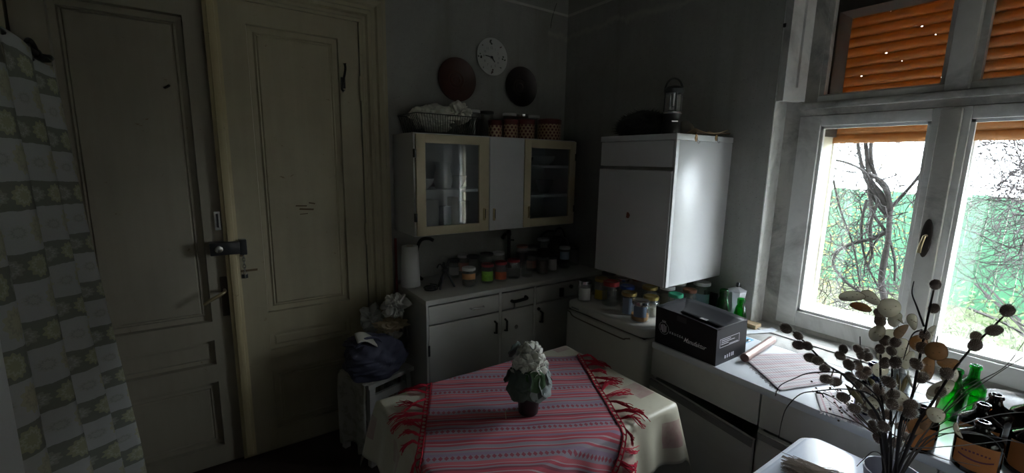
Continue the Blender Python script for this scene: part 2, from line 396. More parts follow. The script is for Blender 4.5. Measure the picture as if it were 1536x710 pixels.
def smooth_path(pts, n=6):
    pts = [Vector(p) for p in pts]; out = []
    for i in range(len(pts)-1):
        p0 = pts[max(i-1, 0)]; p1 = pts[i]; p2 = pts[i+1]; p3 = pts[min(i+2, len(pts)-1)]
        for k in range(n):
            t = k/n; out.append(0.5*((2*p1)+(p2-p0)*t+(2*p0-5*p1+4*p2-p3)*t*t+(3*p1-p0-3*p2+p3)*t**3))
    out.append(pts[-1]); return out
def copy_tree(o, parent=None, loc=None, label=None):
    c = o.copy(); COL.objects.link(c); c.parent = parent
    if loc is not None: c.location = loc
    if label: c['label'] = label
    for ch in o.children: copy_tree(ch, c)
    return c

# ================================================================== THE ROOM
YA, XB, XL, YF, ZC = 2.5, 2.175, -0.78, -1.9, 3.05
floor_m = mat('dark_floor', (0.055, 0.035, 0.03), 0.45, var=0.35, scale=6, dirt=(0.02, 0.015, 0.015), dirt_amt=0.7, bump=0.1)
ceil_m = mat('ceiling_paint', (0.42, 0.41, 0.38), 0.9, var=0.1, scale=3)
struct(obj('floor', MB().box(XL-0.2, XB+0.5, YF-0.2, YA+0.25, -0.1, 0), floor_m), 'dark brown floor of the kitchen', 'floor')
struct(obj('ceiling', MB().box(XL-0.2, XB+0.5, YF-0.2, YA+0.25, ZC, ZC+0.1), ceil_m), 'dim plaster ceiling of the kitchen', 'ceiling')
DX0, DX1, DZ = -0.565, 0.722, 2.288                     # door opening
WY0, WY1, WZ0, WZ1 = -0.12, 1.044, 0.775, 2.56          # window opening
VX0, VX1, VZ0, VZ1 = 0.55, 1.95, 0.90, 2.30            # opening of the added fill window, in the unseen wall behind the camera
wb = MB().box(DX0, DX1, YA+0.075, YA+0.25, 0, DZ).box(XL-0.2, DX0, YA, YA+0.25, 0, ZC).box(DX0, DX1, YA, YA+0.25, DZ, ZC).box(DX1, XB+0.5, YA, YA+0.25, 0, ZC)
struct(obj('wall_back', wb, M_WALL), 'stained grey plaster wall with the double door', 'wall')
wr = MB().box(XB, XB+0.5, WY1, YA, 0, ZC).box(XB, XB+0.5, YF-0.2, WY0, 0, ZC).box(XB, XB+0.5, WY0, WY1, 0, WZ0).box(XB, XB+0.5, WY0, WY1, WZ1, ZC)
struct(obj('wall_right', wr, M_WALL), 'mould-stained grey plaster wall with the window', 'wall')
struct(obj('wall_left', MB().box(XL-0.2, XL, YF-0.2, YA, 0, ZC), M_WALL), 'grey plaster wall behind the curtained cupboard', 'wall')
struct(obj('wall_front', MB().box(XL, VX0, YF-0.2, YF, 0, ZC).box(VX1, XB, YF-0.2, YF, 0, ZC).box(VX0, VX1, YF-0.2, YF, 0, VZ0).box(VX0, VX1, YF-0.2, YF, VZ1, ZC), M_WALL), 'grey plaster wall facing the double door', 'wall')
trim_m = mat('border_line_paint', (0.50, 0.49, 0.45), 0.85, var=0.15, scale=20)
struct(obj('trim_1', MB().box(0.858, XB, YA-0.004, YA+0.01, 2.582, 2.597), trim_m), 'pale painted border line on the door wall', 'trim')
struct(obj('trim_2', MB().box(XB-0.004, XB+0.01, YF, YA, 2.582, 2.597), trim_m), 'pale painted border line on the window wall', 'trim')
wire = smooth_path([onY(835, 5, YA-0.003), onY(832, 14, YA-0.003), onY(828, 28, YA-0.003), onY(826, 42, YA-0.003)], 4)
tag(obj('wire', MB().tube(wire, 0.002, 5), BLACK, loc=wire[-1]), 'thin black wire stub high on the door wall near the corner', 'wire')

# ------------------------------------------------------------------ double door
dr = thing('door_1', 'tall cream double door with moulded panels and wide casing', 'door', (0.08, YA, 0), kind='structure')
def leaf(x0, x1, y, panels, px0, px1, m, dk=1.0):
    ms = [(x0, px0), (px1, x1)]
    f = MB()
    for a, b in ms: f.box(a, b, y, y+0.045, 0.012, DZ)
    zs = [0.012]+[z for p in panels for z in p]+[DZ]
    for k in range(0, len(zs), 2): f.box(px0, px1, y+0.0005, y+0.04, zs[k], zs[k+1])
    lf = obj('door_leaf', f, m, dr)
    for z0, z1 in panels:
        tall = z1-z0 > 0.3
        prof = [(0, 0.0), (0.003, 0.017), (0.026, 0.019), (0.034, 0.012), (0.040, 0.016), (0.046, 0.010), (0.052, 0.010)] if tall else \
               [(0, 0.0), (0.003, 0.017), (0.022, 0.018), (0.03, 0.012), (0.034, 0.012)]
        prof = [(i_, d_*dk) for i_, d_ in prof]
        obj('door_panel', MB().rings(px0, px1, z0, z1, y, prof), m, lf)
    return lf
L_PAN = [(0.113, 0.463), (0.556, 0.682), (0.779, 2.187)]
R_PAN = [(0.133, 0.463), (0.580, 0.676), (0.787, 2.190)]
ll = leaf(DX0+0.003, 0.058, YA+0.022, L_PAN, -0.462, -0.033, M_DOOR2, 1.6)
rl = leaf(0.062, DX1-0.004, YA, R_PAN, 0.206, 0.615, M_DOOR)
# overlap strip between the two leaves
ast = MB()
ast.rings(0.044, 0.102, 0.02, DZ, YA, [(0, 0.0), (0.0, -0.012), (0.012, -0.016), (0.016, -0.024), (0.026, -0.026)])
obj('cover_strip', ast, M_STRIP, dr)
# casing, swept with mitred corners
prof = [(0, 0.03), (0, -0.012), (0.014, -0.016), (0.02, -0.006), (0.034, -0.008), (0.042, -0.026), (0.058, -0.030), (0.066, -0.018), (0.082, -0.022), (0.09, -0.036), (0.112, -0.044), (0.122, -0.034), (0.136, -0.036), (0.136, 0.002)]
cs = MB(); vs = []
for o_, d_ in prof: vs += [(DX0-o_, YA+d_, 0), (DX0-o_, YA+d_, DZ+o_), (DX1+o_, YA+d_, DZ+o_), (DX1+o_, YA+d_, 0)]
fs = [(k*4+e, k*4+e+1, k*4+5+e, k*4+4+e) for k in range(len(prof)-1) for e in range(3)]
cs.add(vs, fs); obj('casing', cs, M_DOOR, dr)
# door furniture
def onL(px, py, d=0.0): return onY(px, py, YA-d)
b0, b1 = onL(325, 318), onL(331, 346)
bolt = part('slide_bolt', dr, STEEL, (b0.x-0.012, b0.x+0.012, YA+0.012, YA+0.024, b1.z, b0.z))
part('bolt_knob', bolt, BLACK, (b0.x-0.004, b0.x+0.004, YA+0.002, YA+0.013, b1.z+0.015, b0.z-0.01))
rimlock = part('rim_lock', dr, BLACK, (-0.015, 0.105, YA-0.05, YA+0.024, 1.118, 1.178), bev=0.004)
obj('lock_cylinder', MB().lathe([(0.0, 0.0), (0.017, 0.0), (0.017, 0.006), (0.013, 0.008), (0.0, 0.008)], (0.02, YA-0.049, 1.148), 18, 'Y'), STEEL, rimlock, 40)
keep = part('lock_keeper', dr, BLACK, (0.103, 0.135, YA-0.045, YA, 1.11, 1.185), bev=0.004)
ch = MB()
for k in range(7):
    z = 1.10-k*0.017; a = 0 if k % 2 else pi/2
    ch.tube([Vector((0.118+0.006*cos(t)*cos(a), YA-0.022+0.006*cos(t)*sin(a), z+0.011*sin(t))) for t in [2*pi*i/10 for i in range(11)]], 0.0022, 5)
obj('safety_chain', ch, STEEL, dr, 50)
part('chain_plate', dr, BLACK, (0.105, 0.131, YA-0.008, YA, 0.985, 1.005))
pl = part('handle_plate', dr, mat('rust_plate', (0.06, 0.045, 0.035), 0.6, 0.4, var=0.4), (0.012, 0.042, YA+0.012, YA+0.024, 0.80, 1.0), bev=0.004)
hp = [T3(0.028, YA+0.012, 0.935), T3(0.028, YA-0.035, 0.937), T3(0.015, YA-0.046, 0.93), T3(-0.035, YA-0.05, 0.905), T3(-0.06, YA-0.05, 0.89)]
obj('door_handle', MB().tube(smooth_path(hp, 4), [0.007]*8+[0.008]*8+[0.006], 8), BRASS, dr, 50)
hk = [onL(517, 95, 0.04), onL(518, 104, 0.035), onL(515, 122, 0.012), onL(513, 133, 0.03), onL(516, 137, 0.035)]
obj('coat_hook', MB().tube(smooth_path(hk, 4), [0.009]+[0.006]*15+[0.012], 8).box(hk[2].x-0.01, hk[2].x+0.01, YA-0.012, YA, hk[2].z-0.035, hk[2].z+0.02), IRON, dr, 50)
h2 = onL(246, 130)
obj('hook', MB().tube([T3(h2.x, YA+0.03, h2.z), T3(h2.x+0.004, YA, h2.z-0.004), T3(h2.x+0.02, YA-0.012, h2.z+0.006)], 0.005, 6), IRON, dr, 50)
for z in (0.35, 1.16, 1.95):
    obj('hinge', MB().lathe([(0.0075, -0.06), (0.0075, 0.06), (0.004, 0.066), (0.0, 0.066)], (DX1-0.001, YA-0.008, z), 10), M_DOOR, dr, 40)
scr = MB()
for px, py, l_, ww in ((452, 309, 14, 3), (460, 314, 18, 4), (456, 321, 10, 2), (468, 305, 8, 3), (372, 406, 22, 5), (362, 384, 6, 3)):
    c = onL(px, py, 0.0005 if px < 400 else -0.0095)
    scr.obox(c, (l_*0.0019, 0, 0.0012*random.uniform(-3, 3)), (0, 0.0004, 0), (0.001, 0, ww*0.0011))
obj('scuff_mark', scr, mat('scuff', (0.12, 0.08, 0.04), 0.8), dr)

# ------------------------------------------------------------------ window
wd = thing('window_1', 'old white wooden double window with upper lights and a roller shutter', 'window', (2.35, 0.46, WZ0), kind='structure')
X0 = 2.30                                             # inner face of the frame
ym = 0.462
# fixed inner frame: jambs, sill rail, transom, mullion
part('frame_jamb', wd, WOODG, (X0-0.012, X0+0.06, 0.975, WY1+0.005, WZ0, WZ1))
part('frame_jamb', wd, WOODG, (X0-0.012, X0+0.06, WY0-0.005, -0.05, WZ0, WZ1))
part('frame_sill_rail', wd, WOODG, (X0-0.012, X0+0.06, -0.05, 0.975, WZ0, 0.822))
part('frame_head', wd, WOODG, (X0-0.012, X0+0.06, -0.05, 0.975, 2.45, WZ1))
tr = part('transom', wd, WOODG, (X0-0.018, X0+0.06, -0.05, 0.975, 1.808, 1.868))
obj('transom_moulding', MB().box(X0-0.04, X0-0.016, -0.05, 0.975, 1.835, 1.862, 0.006), WOODG, tr, 40)
part('upper_mullion', wd, WOODG, (X0-0.03, X0+0.06, 0.43, 0.495, 1.862, WZ1), bev=0.006)
# inner casements
def sash(y0, y1, z0, z1, sl, sr, st, sb, x=X0-0.022, m=WOODW, name='sash'):
    f = MB(); x1 = x+0.042
    o = obj(name, f.box(x, x1, y1-sl, y1, z0, z1, 0.004).box(x, x1, y0, y0+sr, z0, z1, 0.004).box(x+0.001, x1-0.001, y0+sr, y1-sl, z1-st, z1, 0.004).box(x+0.001, x1-0.001, y0+sr, y1-sl, z0, z0+sb, 0.004), m, wd, 40)
    # glazing rebate moulding
    q = MB(); a0, a1, c0, c1 = y0+sr, y1-sl, z0+sb, z1-st
    for yy0, yy1, zz0, zz1 in ((a0, a0+0.012, c0, c1), (a1-0.012, a1, c0, c1), (a0, a1, c0, c0+0.012), (a0, a1, c1-0.012, c1)): q.box(x+0.012, x+0.03, yy0, yy1, zz0, zz1)
    obj('glazing_bead', q, m, o)
    obj('pane', MB().box(x+0.019, x+0.022, a0+0.004, a1-0.004, c0+0.004, c1-0.004), GLW, o)
    return o
sash(0.462, 0.972, 0.822, 1.806, 0.086, 0.052, 0.046, 0.074)
sash(-0.048, 0.460, 0.822, 1.806, 0.052, 0.086, 0.046, 0.074)
cover = part('meeting_strip', wd, WOODG, (X0-0.042, X0-0.018, 0.430, 0.490, 0.826, 1.80), bev=0.006)
hp_ = onX(1385, 357, X0-0.045)
hpl = obj('latch_plate', MB().lathe([(0, 0), (0.017, 0), (0.017, 0.005), (0.014, 0.007), (0, 0.007)], (0, 0, 0), 20, 'X').disp(lambda p: Vector((hp_.x+p.x, 0.466+p.y, hp_.z+p.z*4.4))), mat('rusty_latch', (0.05, 0.04, 0.033), 0.6, 0.4, var=0.4), wd, 40)
obj('latch_handle', MB().tube([T3(hp_.x-0.006, 0.466, hp_.z+0.01), T3(hp_.x-0.03, 0.466, hp_.z+0.01), T3(hp_.x-0.032, 0.472, hp_.z-0.03), T3(hp_.x-0.03, 0.474, hp_.z-0.055)], [0.006, 0.005, 0.006, 0.007], 8), BRASS, hpl, 50)
# upper lights: frame rebate and glass fixed on the right, the left inner light stands open against the reveal
for a0, a1 in ((0.495, 0.92), (-0.05, 0.43)):
    f = MB(); xx = X0+0.01
    f.box(xx, xx+0.035, a1-0.02, a1, 1.868, 2.45).box(xx, xx+0.035, a0, a0+0.02, 1.868, 2.45).box(xx, xx+0.035, a0+0.02, a1-0.02, 1.868, 1.90).box(xx, xx+0.035, a0+0.02, a1-0.02, 2.42, 2.45)
    if a0 > 0.3: f.box(xx-0.004, xx+0.035, a1, 0.98, 1.868, 2.45)
    us = obj('upper_light', f, WOODG, wd)
    obj('rail', MB().box(xx-0.012, xx+0.01, a0+0.0, a1, 1.868, 1.893, 0.004), WOODW, us, 40)
    obj('pane', MB().box(xx+0.016, xx+0.019, a0+0.018, a1-0.018, 1.897, 2.424), GLW, us)
# the open light (swung into the room against the left reveal)
op = MB(); q0, q1 = Vector((2.168, 1.020, 0)), Vector((2.275, 0.975, 0)); dirv = (q1-q0); nv = Vector((-dirv.y, dirv.x, 0)).normalized()*0.019
def opbar(t0, t1, z0, z1, k=1.0):
    a = q0+dirv*t0; b = q0+dirv*t1; op.obox(((a.x+b.x)/2, (a.y+b.y)/2, (z0+z1)/2), (b-a)/2, nv*k, (0, 0, (z1-z0)/2))
opbar(0, 0.42, 1.872, 2.42); opbar(0.62, 1.0, 1.872, 2.42); opbar(0.42, 0.62, 1.872, 1.93); opbar(0.42, 0.62, 2.37, 2.42); opbar(0.42, 0.62, 1.93, 2.37, 0.3)
ol = obj('open_light', op, WOODW, wd)
part('stay_hook', ol, IRON, (2.165, 2.22, 1.03, 1.04, 2.19, 2.205))
# box between inner and outer windows
XO = 2.49
part('box_jamb', wd, WOODJ, (X0+0.06, XO-0.005, 0.905, 0.95, 0.82, 1.72)); part('box_jamb', wd, WOODJ, (X0+0.06, XO-0.005, -0.03, 0.01, 0.82, 1.72))
part('box_jamb', wd, WOODD, (X0+0.045, XO-0.005, 0.892, 0.95, 1.72, 2.5)); part('box_jamb', wd, WOODD, (X0+0.045, XO-0.005, -0.03, 0.01, 1.72, 2.5))  # upper jamb far darker than the lower one: shade put into its colour
part('shade_board', wd, WOODD, (X0+0.05, XO-0.005, 0.01, 0.892, 2.25, 2.5))  # dark board standing in for the unlit ceiling of the box
part('box_sill', wd, WOODW, (X0+0.06, XB+0.52, -0.03, 0.95, WZ0, 0.845))
part('outer_frame', wd, WOODW, (XO+0.02, XO+0.06, 0.905, 0.95, 0.845, 2.5), (XO+0.02, XO+0.06, -0.03, 0.01, 0.845, 2.5), (XO+0.02, XO+0.06, 0.425, 0.475, 0.845, 2.5), (XO+0.02, XO+0.06, 0.01, 0.905, 0.845, 0.88))
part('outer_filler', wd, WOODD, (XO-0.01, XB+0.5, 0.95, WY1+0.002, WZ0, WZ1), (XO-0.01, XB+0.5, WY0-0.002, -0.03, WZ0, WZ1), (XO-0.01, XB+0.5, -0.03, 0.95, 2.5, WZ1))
for a0, a1 in ((0.475, 0.905), (0.01, 0.425)): obj('outer_pane', MB().box(XO+0.035, XO+0.038, a0, a1, 0.88, 2.5), GLW, wd)
# roller shutter: single slats with light holes along the joints
SLAT = translucent('orange_shutter_slat', (0.26, 0.12, 0.035), (0.42, 0.18, 0.035), 0.20, 0.5, 26, 0.3)
sh = thing('roller_shutter', 'half-lowered orange-brown slatted roller shutter outside the window', 'shutter', (XO+0.01, 0.46, 1.70))
z = 1.692; k = 0
SP = [(XO+0.004, 0), (XO-0.002, 0.007), (XO-0.004, 0.02), (XO-0.002, 0.033), (XO+0.004, 0.040), (XO+0.012, 0.040), (XO+0.012, 0)]
while z < 2.30:
    m = MB(); n = len(SP); y0_, y1_ = -0.03, 0.95
    m.add([(x, y, z+dz) for y in (y0_, y1_) for x, dz in SP], [(i, (i+1) % n, n+(i+1) % n, n+i) for i in range(n)]+[tuple(range(n))[::-1], tuple(range(n, 2*n))])
    sl = obj('slat', m, SLAT, sh, 50)
    j = MB(); y = y0_; random.seed(k*7919+13); y += random.uniform(-.3, 0)
    while y < y1_-.001:
        y2 = min(y1_, y+random.uniform(.31, .6))
        j.box(XO+0.004, XO+0.008, max(y, y0_), y2, z+0.0395, z+0.0435); y = y2+random.uniform(.002, .007)
    obj('joint_strip', j, SLAT, sl)
    z += 0.043; k += 1
# fill window, added behind the camera to brighten the room
w2 = thing('fill_window', 'plain white two-casement window added behind the camera as fill light', 'window', ((VX0+VX1)/2, YF-.1, VZ0), kind='structure')
f2 = MB(); xm = (VX0+VX1)/2
for q in ((VX0, VX0+.06, VZ0, VZ1), (VX1-.06, VX1, VZ0, VZ1), (VX0+.06, VX1-.06, VZ0, VZ0+.06), (VX0+.06, VX1-.06, VZ1-.06, VZ1), (xm-.025, xm+.025, VZ0+.06, VZ1-.06)): f2.box(q[0], q[1], YF-.13, YF-.07, q[2], q[3])
obj('frame', f2, WOODW, w2)
for a0, a1 in ((VX0+.06, xm-.025), (xm+.025, VX1-.06)): obj('pane', MB().box(a0, a1, YF-.102, YF-.099, VZ0+.06, VZ1-.06), GLW, w2)
FILL_BLIND = translucent('white_fill_blind', (.62, .61, .58), (.20, .195, .18), 1.0, .9, 6, .03)  # translucent cloth added to spread the fill light
tag(obj('fill_blind', MB().box(VX0+.01, VX1-.01, YF-.05, YF-.047, VZ0+.02, VZ1-.01), FILL_BLIND, loc=(xm, YF-.05, VZ1)), 'white cloth blind added over the fill window to soften its light', 'blind')
# lining of the main window's reveal, whitened to carry the daylight on it
REV = mat('lit_reveal_plaster', (0.80, 0.795, 0.77), 0.9, var=0.12, scale=16, bump=0.3, dirt=(0.26, 0.25, 0.22), dirt_amt=0.6)
struct(obj('trim_3', MB().box(XB+.002, X0-.013, WY1-.004, WY1+.01, .801, WZ1).box(XB+.002, X0-.013, WY0-.01, WY0+.004, .801, WZ1), REV), 'plaster reveal beside the window frame with daylight painted into its tone', 'trim')
# inside sill
sillm = mat('old_sill_paint', (0.50, 0.49, 0.47), 0.5, var=0.14, scale=12, bump=0.25, dirt=(0.16, 0.14, 0.12), dirt_amt=0.75)
struct(obj('window_sill', MB().box(2.01, X0-0.008, WY0-0.18, WY1-0.002, 0.77, 0.800, 0.003).box(2.135, 2.165, WY0-0.1, WY1-0.002, 0.796, 0.806), sillm, smooth=40), 'worn pale board sill under the window', 'sill')

# ================================================================== OUTSIDE
grass = NT('garden_ground'); gv = grass.noise(3.0, 6, 0.7); gw = grass.noise(40, 3, 0.7)
grass.base(grass.mix(gw, grass.ramp(gv, [(0.35, (0.016, 0.027, 0.004)), (0.5, (0.022, 0.03, 0.006)), (0.62, (0.03, 0.028, 0.016))]), (0.028, 0.036, 0.01)), 0.95)
struct(obj('ground', MB().box(XB+0.5, 40, -25, 30, -0.12, -0.02), grass.m), 'bright garden ground beyond the window', 'ground')
struct(obj('garden_path', MB().grid(lambda u, v: T3(2.75+1.75*u+0.06*sin(v*14), -5+14*v, -0.01+0.02*sin(v*30)), 3, 60), mat('path', (0.152, 0.1486, 0.152), 0.9, var=0.25, scale=5, bump=0.3)), 'pale path crossing the garden', 'path')
fn = thing('garden_fence', 'bright green board fence across the garden behind the vine', 'fence', (7.2, 2.2, -0.02))
FG = mat('green_fence_paint', (0.007, 0.058, 0.022), 0.7, var=0.15, scale=2)
for i in range(40):
    y = -1.0+i*0.155; part('fence_board', fn, FG, (7.2+0.3*((y-1)/6), 7.225+0.3*((y-1)/6), y, y+0.147, -0.05, 1.28+0.02*sin(i*2.1)))
for i in range(4): part('fence_post', fn, FG, (7.26+0.1*i, 7.33+0.1*i, -0.9+i*2.0, -0.82+i*2.0, -0.05, 1.2))
hs = thing('neighbour_house', 'pale bluish neighbouring house wall seen through bare twigs', 'house', (11.0, -1.2, -0.05))
HB = mat('house_render', (0.04896, 0.05185, 0.0619), 0.9, var=0.08, scale=1.5)
part('wall', hs, HB, (11.0, 14.0, -5.5, 0.55, -0.05, 3.1)); 
rf = MB(); rf.add([(10.7, -5.7, 3.05), (10.7, 0.75, 3.05), (12.5, 0.75, 4.3), (12.5, -5.7, 4.3), (14.3, -5.7, 3.05), (14.3, 0.75, 3.05)], [(0, 1, 2, 3), (3, 2, 5, 4), (1, 5, 2), (0, 3, 4)])
obj('roof', rf, mat('roof_tile', (0.0216, 0.009, 0.0063), 0.9), hs)
for yy in (-0.6, -2.4):
    wn = part('window', hs, WOODW, (10.97, 11.02, yy-0.5, yy+0.5, 1.0, 2.2)); part('window_pane', wn, BLACK, (10.96, 10.975, yy-0.42, yy+0.42, 1.08, 2.12))

VINE = mat('vine_bark', (0.01285, 0.009828, 0.009072), 0.95, var=0.3, scale=30); TWIG = mat('twig_bark', (0.0158, 0.01129, 0.01129), 0.95, var=0.3, scale=20)
VX = 3.15
vn = thing('climbing_vine', 'bare climbing vine with twisted stems outside the left casement', 'vine', tuple(onX(1330, 470, VX)[:2])+(-0.02,))
def vp(pts, dx=0.0): return [onX(px, py, VX+dx+0.05*sin(px*0.13+py*0.07)) for px, py in pts]
b_ = vp([(1326, 470)])[0]
obj('trunk', MB().tube(smooth_path([T3(b_.x, b_.y, -0.05), T3(b_.x+0.02, b_.y+0.01, 0.3)]+vp([(1326, 470), (1322, 420), (1332, 360), (1335, 315)]), 6), [0.02]*8+[0.016]*15+[0.013]*8, 8), VINE, vn, 60)
for pts, r in (([(1335, 318), (1322, 292), (1305, 268), (1300, 230), (1296, 190)], 0.016), ([(1336, 318), (1330, 288), (1312, 262), (1306, 225), (1312, 185)], 0.014), ([(1334, 325), (1318, 296), (1300, 270), (1288, 225), (1284, 180)], 0.013),
               ([(1335, 330), (1312, 300), (1300, 262), (1272, 245), (1240, 238)], 0.010), ([(1335, 345), (1310, 358), (1280, 365), (1256, 378), (1250, 398), (1268, 422), (1292, 440)], 0.012),
               ([(1318, 300), (1305, 340), (1308, 380), (1300, 400)], 0.009), ([(1302, 270), (1310, 320), (1330, 350), (1342, 390), (1342, 422)], 0.010), ([(1336, 312), (1352, 295), (1378, 265), (1392, 240)], 0.010),
               ([(1250, 270), (1262, 320), (1280, 370), (1290, 430)], 0.007), ([(1300, 300), (1292, 340), (1298, 390), (1318, 432)], 0.008), ([(1305, 262), (1330, 280), (1336, 318)], 0.012), ([(1322, 350), (1300, 385), (1296, 415)], 0.006)):
    pp = smooth_path(vp(pts), 6); obj('stem', MB().tube(pp, [r*(1-0.4*i/len(pp)) for i in range(len(pp))], 6), VINE, vn, 60)
# tangle of fine twigs, uncountable
random.seed(11); tw = MB()
def twig(p, d, n, step, r, droop=0.0):
    pts = [p.copy()]
    for i in range(n):
        d = (d+Vector((random.gauss(0, .25), random.gauss(0, .25), random.gauss(0, .25)-droop))).normalized(); p = p+d*step; pts.append(p.copy())
    tw.tube(pts, [r*(1-0.6*i/n) for i in range(n+1)], 3, False); return pts
for i in range(620):
    px = random.uniform(1225, 1400) if i % 2 else random.uniform(1230, 1345); py = random.uniform(150, 470); X = random.uniform(3.0, 3.9)
    p = onX(px, py, X); pts = twig(p, Vector((random.gauss(0, .4), random.gauss(0, 1), random.gauss(-.3, .9))), 9, random.uniform(.02, .055), random.uniform(.0014, .0036), .05)
for i in range(1300):
    px = random.triangular(1410, 1760, 1540); py = random.triangular(130, 480, 260); X = random.uniform(3.2, 5.6)
    p = onX(px, py, X); pts = twig(p, Vector((random.gauss(0, .5), random.gauss(0, 1), random.gauss(0, .8))), 9, random.uniform(.025, .065), random.uniform(.0013, .0032), .04)
for i in range(220):   # dry stalks near the ground
    p = T3(random.uniform(3.0, 6), random.uniform(-1.5, 3), -0.02); twig(p, Vector((random.gauss(0, .2), random.gauss(0, .25), 1)), 8, random.uniform(.04, .1), random.uniform(.002, .004))
tag(obj('twig_tangle', tw, TWIG), 'tangle of fine bare twigs filling the window view', 'twigs', kind='stuff')
def leaves(cnt, gen, size):
    m = MB()
    for i in range(cnt):
        p = gen(); a = Vector((random.gauss(0, 1), random.gauss(0, 1), random.gauss(0, 1))).normalized(); b = a.orthogonal().normalized(); s_ = size*random.uniform(.6, 1.3)
        m.add([p-a*s_, p+b*s_*.45, p+a*s_, p-b*s_*.45], [(0, 1, 2, 3)])
    return m
random.seed(5)
tag(obj('forsythia_blossom', leaves(1100, lambda: onX(random.triangular(1190, 1420, 1235), random.gauss(375, 65), random.uniform(3.4, 5.2)), 0.013), mat('yellow_petal', (0.1188, 0.09505, 0.00396), 0.8)), 'scattered yellow shrub blossom among the twigs', 'blossom', kind='stuff')
tag(obj('garden_foliage', leaves(3600, lambda: (lambda X, y: T3(X, y, max(0.0, random.gauss(0.03, .13))))(random.uniform(4.6, 7.0), random.uniform(-3, 4.5)), 0.024), mat('spring_leaf', (0.02419, 0.04595, 0.004838), 0.8, var=0.3)), 'fresh green weeds and low leaves in the garden', 'foliage', kind='stuff')
def shrub(name, label, c, r, h, n, m):
    s_ = thing(name, label, 'shrub', (c[0], c[1], -0.02)); st = MB()
    for i in range(14):
        a = random.uniform(0, 2*pi); st.tube(smooth_path([T3(c[0], c[1], -0.03), T3(c[0]+r*.4*cos(a), c[1]+r*.4*sin(a), h*.5), T3(c[0]+r*.8*cos(a), c[1]+r*.8*sin(a), h*random.uniform(.7, 1))], 3), 0.01, 4)
    obj('branch', st, VINE, s_)
    lf = obj('foliage', leaves(n, lambda: (lambda a, q, t: T3(c[0]+r*q*cos(a), c[1]+r*q*sin(a), h*t))(random.uniform(0, 2*pi), sqrt(random.random()), random.uniform(.1, 1)), 0.024), m, s_); lf['kind'] = 'stuff'
shrub('garden_shrub', 'green leafy shrub by the path outside the right casement', (5.6, 0.2), .8, .55, 900, MATS['spring_leaf'])
shrub('yellow_shrub', 'yellow flowering shrub in front of the green fence', (6.2, 3.6), .6, .9, 500, mat('yellow_shrub_leaf', (0.05704, 0.05704, 0.005184), 0.8))

# ================================================================== FURNITURE
# ------------------------------------------------------------------ wall cabinet over the worktop
UX0, UX1, UY, UZ0, UZ1 = 0.892, 2.012, 2.18, 1.173, 1.72
uc = thing('wall_cabinet', 'white wall cabinet with two cream glass doors and a white middle door', 'cabinet', (1.45, YA, UZ0))
part('body', uc, WHITE, (UX0, UX0+0.016, UY+0.02, YA, UZ0, UZ1), (UX1-0.016, UX1, UY+0.02, YA, UZ0, UZ1), (UX0+0.016, UX1-0.016, UY+0.02, YA, UZ1-0.016, UZ1),
     (UX0+0.016, UX1-0.016, UY+0.02, YA, UZ0, UZ0+0.016), (UX0+0.016, UX1-0.016, YA-0.008, YA, UZ0+0.016, UZ1-0.016), (1.338, 1.354, UY+0.02, YA-0.008, UZ0+0.016, UZ1-0.016), (1.584, 1.6, UY+0.02, YA-0.008, UZ0+0.016, UZ1-0.016))
part('shelf', uc, WHITE, (UX0+0.016, 1.338, UY+0.03, YA-0.008, 1.405, 1.421)); 
for zz in (1.357, 1.543): part('shelf', uc, WHITE, (1.6, UX1-0.016, UY+0.03, YA-0.008, zz, zz+0.016))
def pull(par, x, y, z, h=0.072, w_=0.015, m=BRASS):
    h_ = part('handle', par, m, (x-w_/2, x+w_/2, y-0.010, y, z-h/2, z+h/2), bev=0.003); part('handle_recess', h_, BLACK, (x+w_*0.12, x+w_*0.42, y-0.0112, y-0.0095, z-h*0.32, z+h*0.42))
    return h_
def glass_door(x0, x1, gx0, gx1, gz0, gz1, hx, hz, hl):
    f = MB(); z0, z1 = UZ0+0.004, UZ1-0.006
    f.box(x0, gx0, UY, UY+0.019, z0, z1, .003).box(gx1, x1, UY, UY+0.019, z0, z1, .003).box(gx0-.003, gx1+.003, UY+0.0004, UY+0.0186, z0, gz0, .003).box(gx0-.003, gx1+.003, UY+0.0004, UY+0.0186, gz1, z1, .003)
    d = obj('door', f, CREAM, uc, 40); obj('pane', MB().box(gx0-0.004, gx1+0.004, UY+0.009, UY+0.0125, gz0-0.004, gz1+0.004), GLC, d)
    pull(d, hx, UY, hz)
    for zz in (z0+0.1, z1-0.1): part('hinge', d, BLACK, (hl-0.006, hl+0.004, UY-0.002, UY+0.02, zz-0.022, zz+0.022))
glass_door(UX0+0.008, 1.343, 0.952, 1.278, 1.226, 1.668, 1.309, 1.276, UX0+0.004)
glass_door(1.596, UX1-0.002, 1.645, 1.962, 1.23, 1.664, 1.632, 1.272, UX1-0.004)
md = part('door', uc, WHITE, (1.349, 1.591, UY, UY+0.019, UZ0+0.004, UZ1-0.006), bev=0.003); pull(md, 1.376, UY, 1.271)
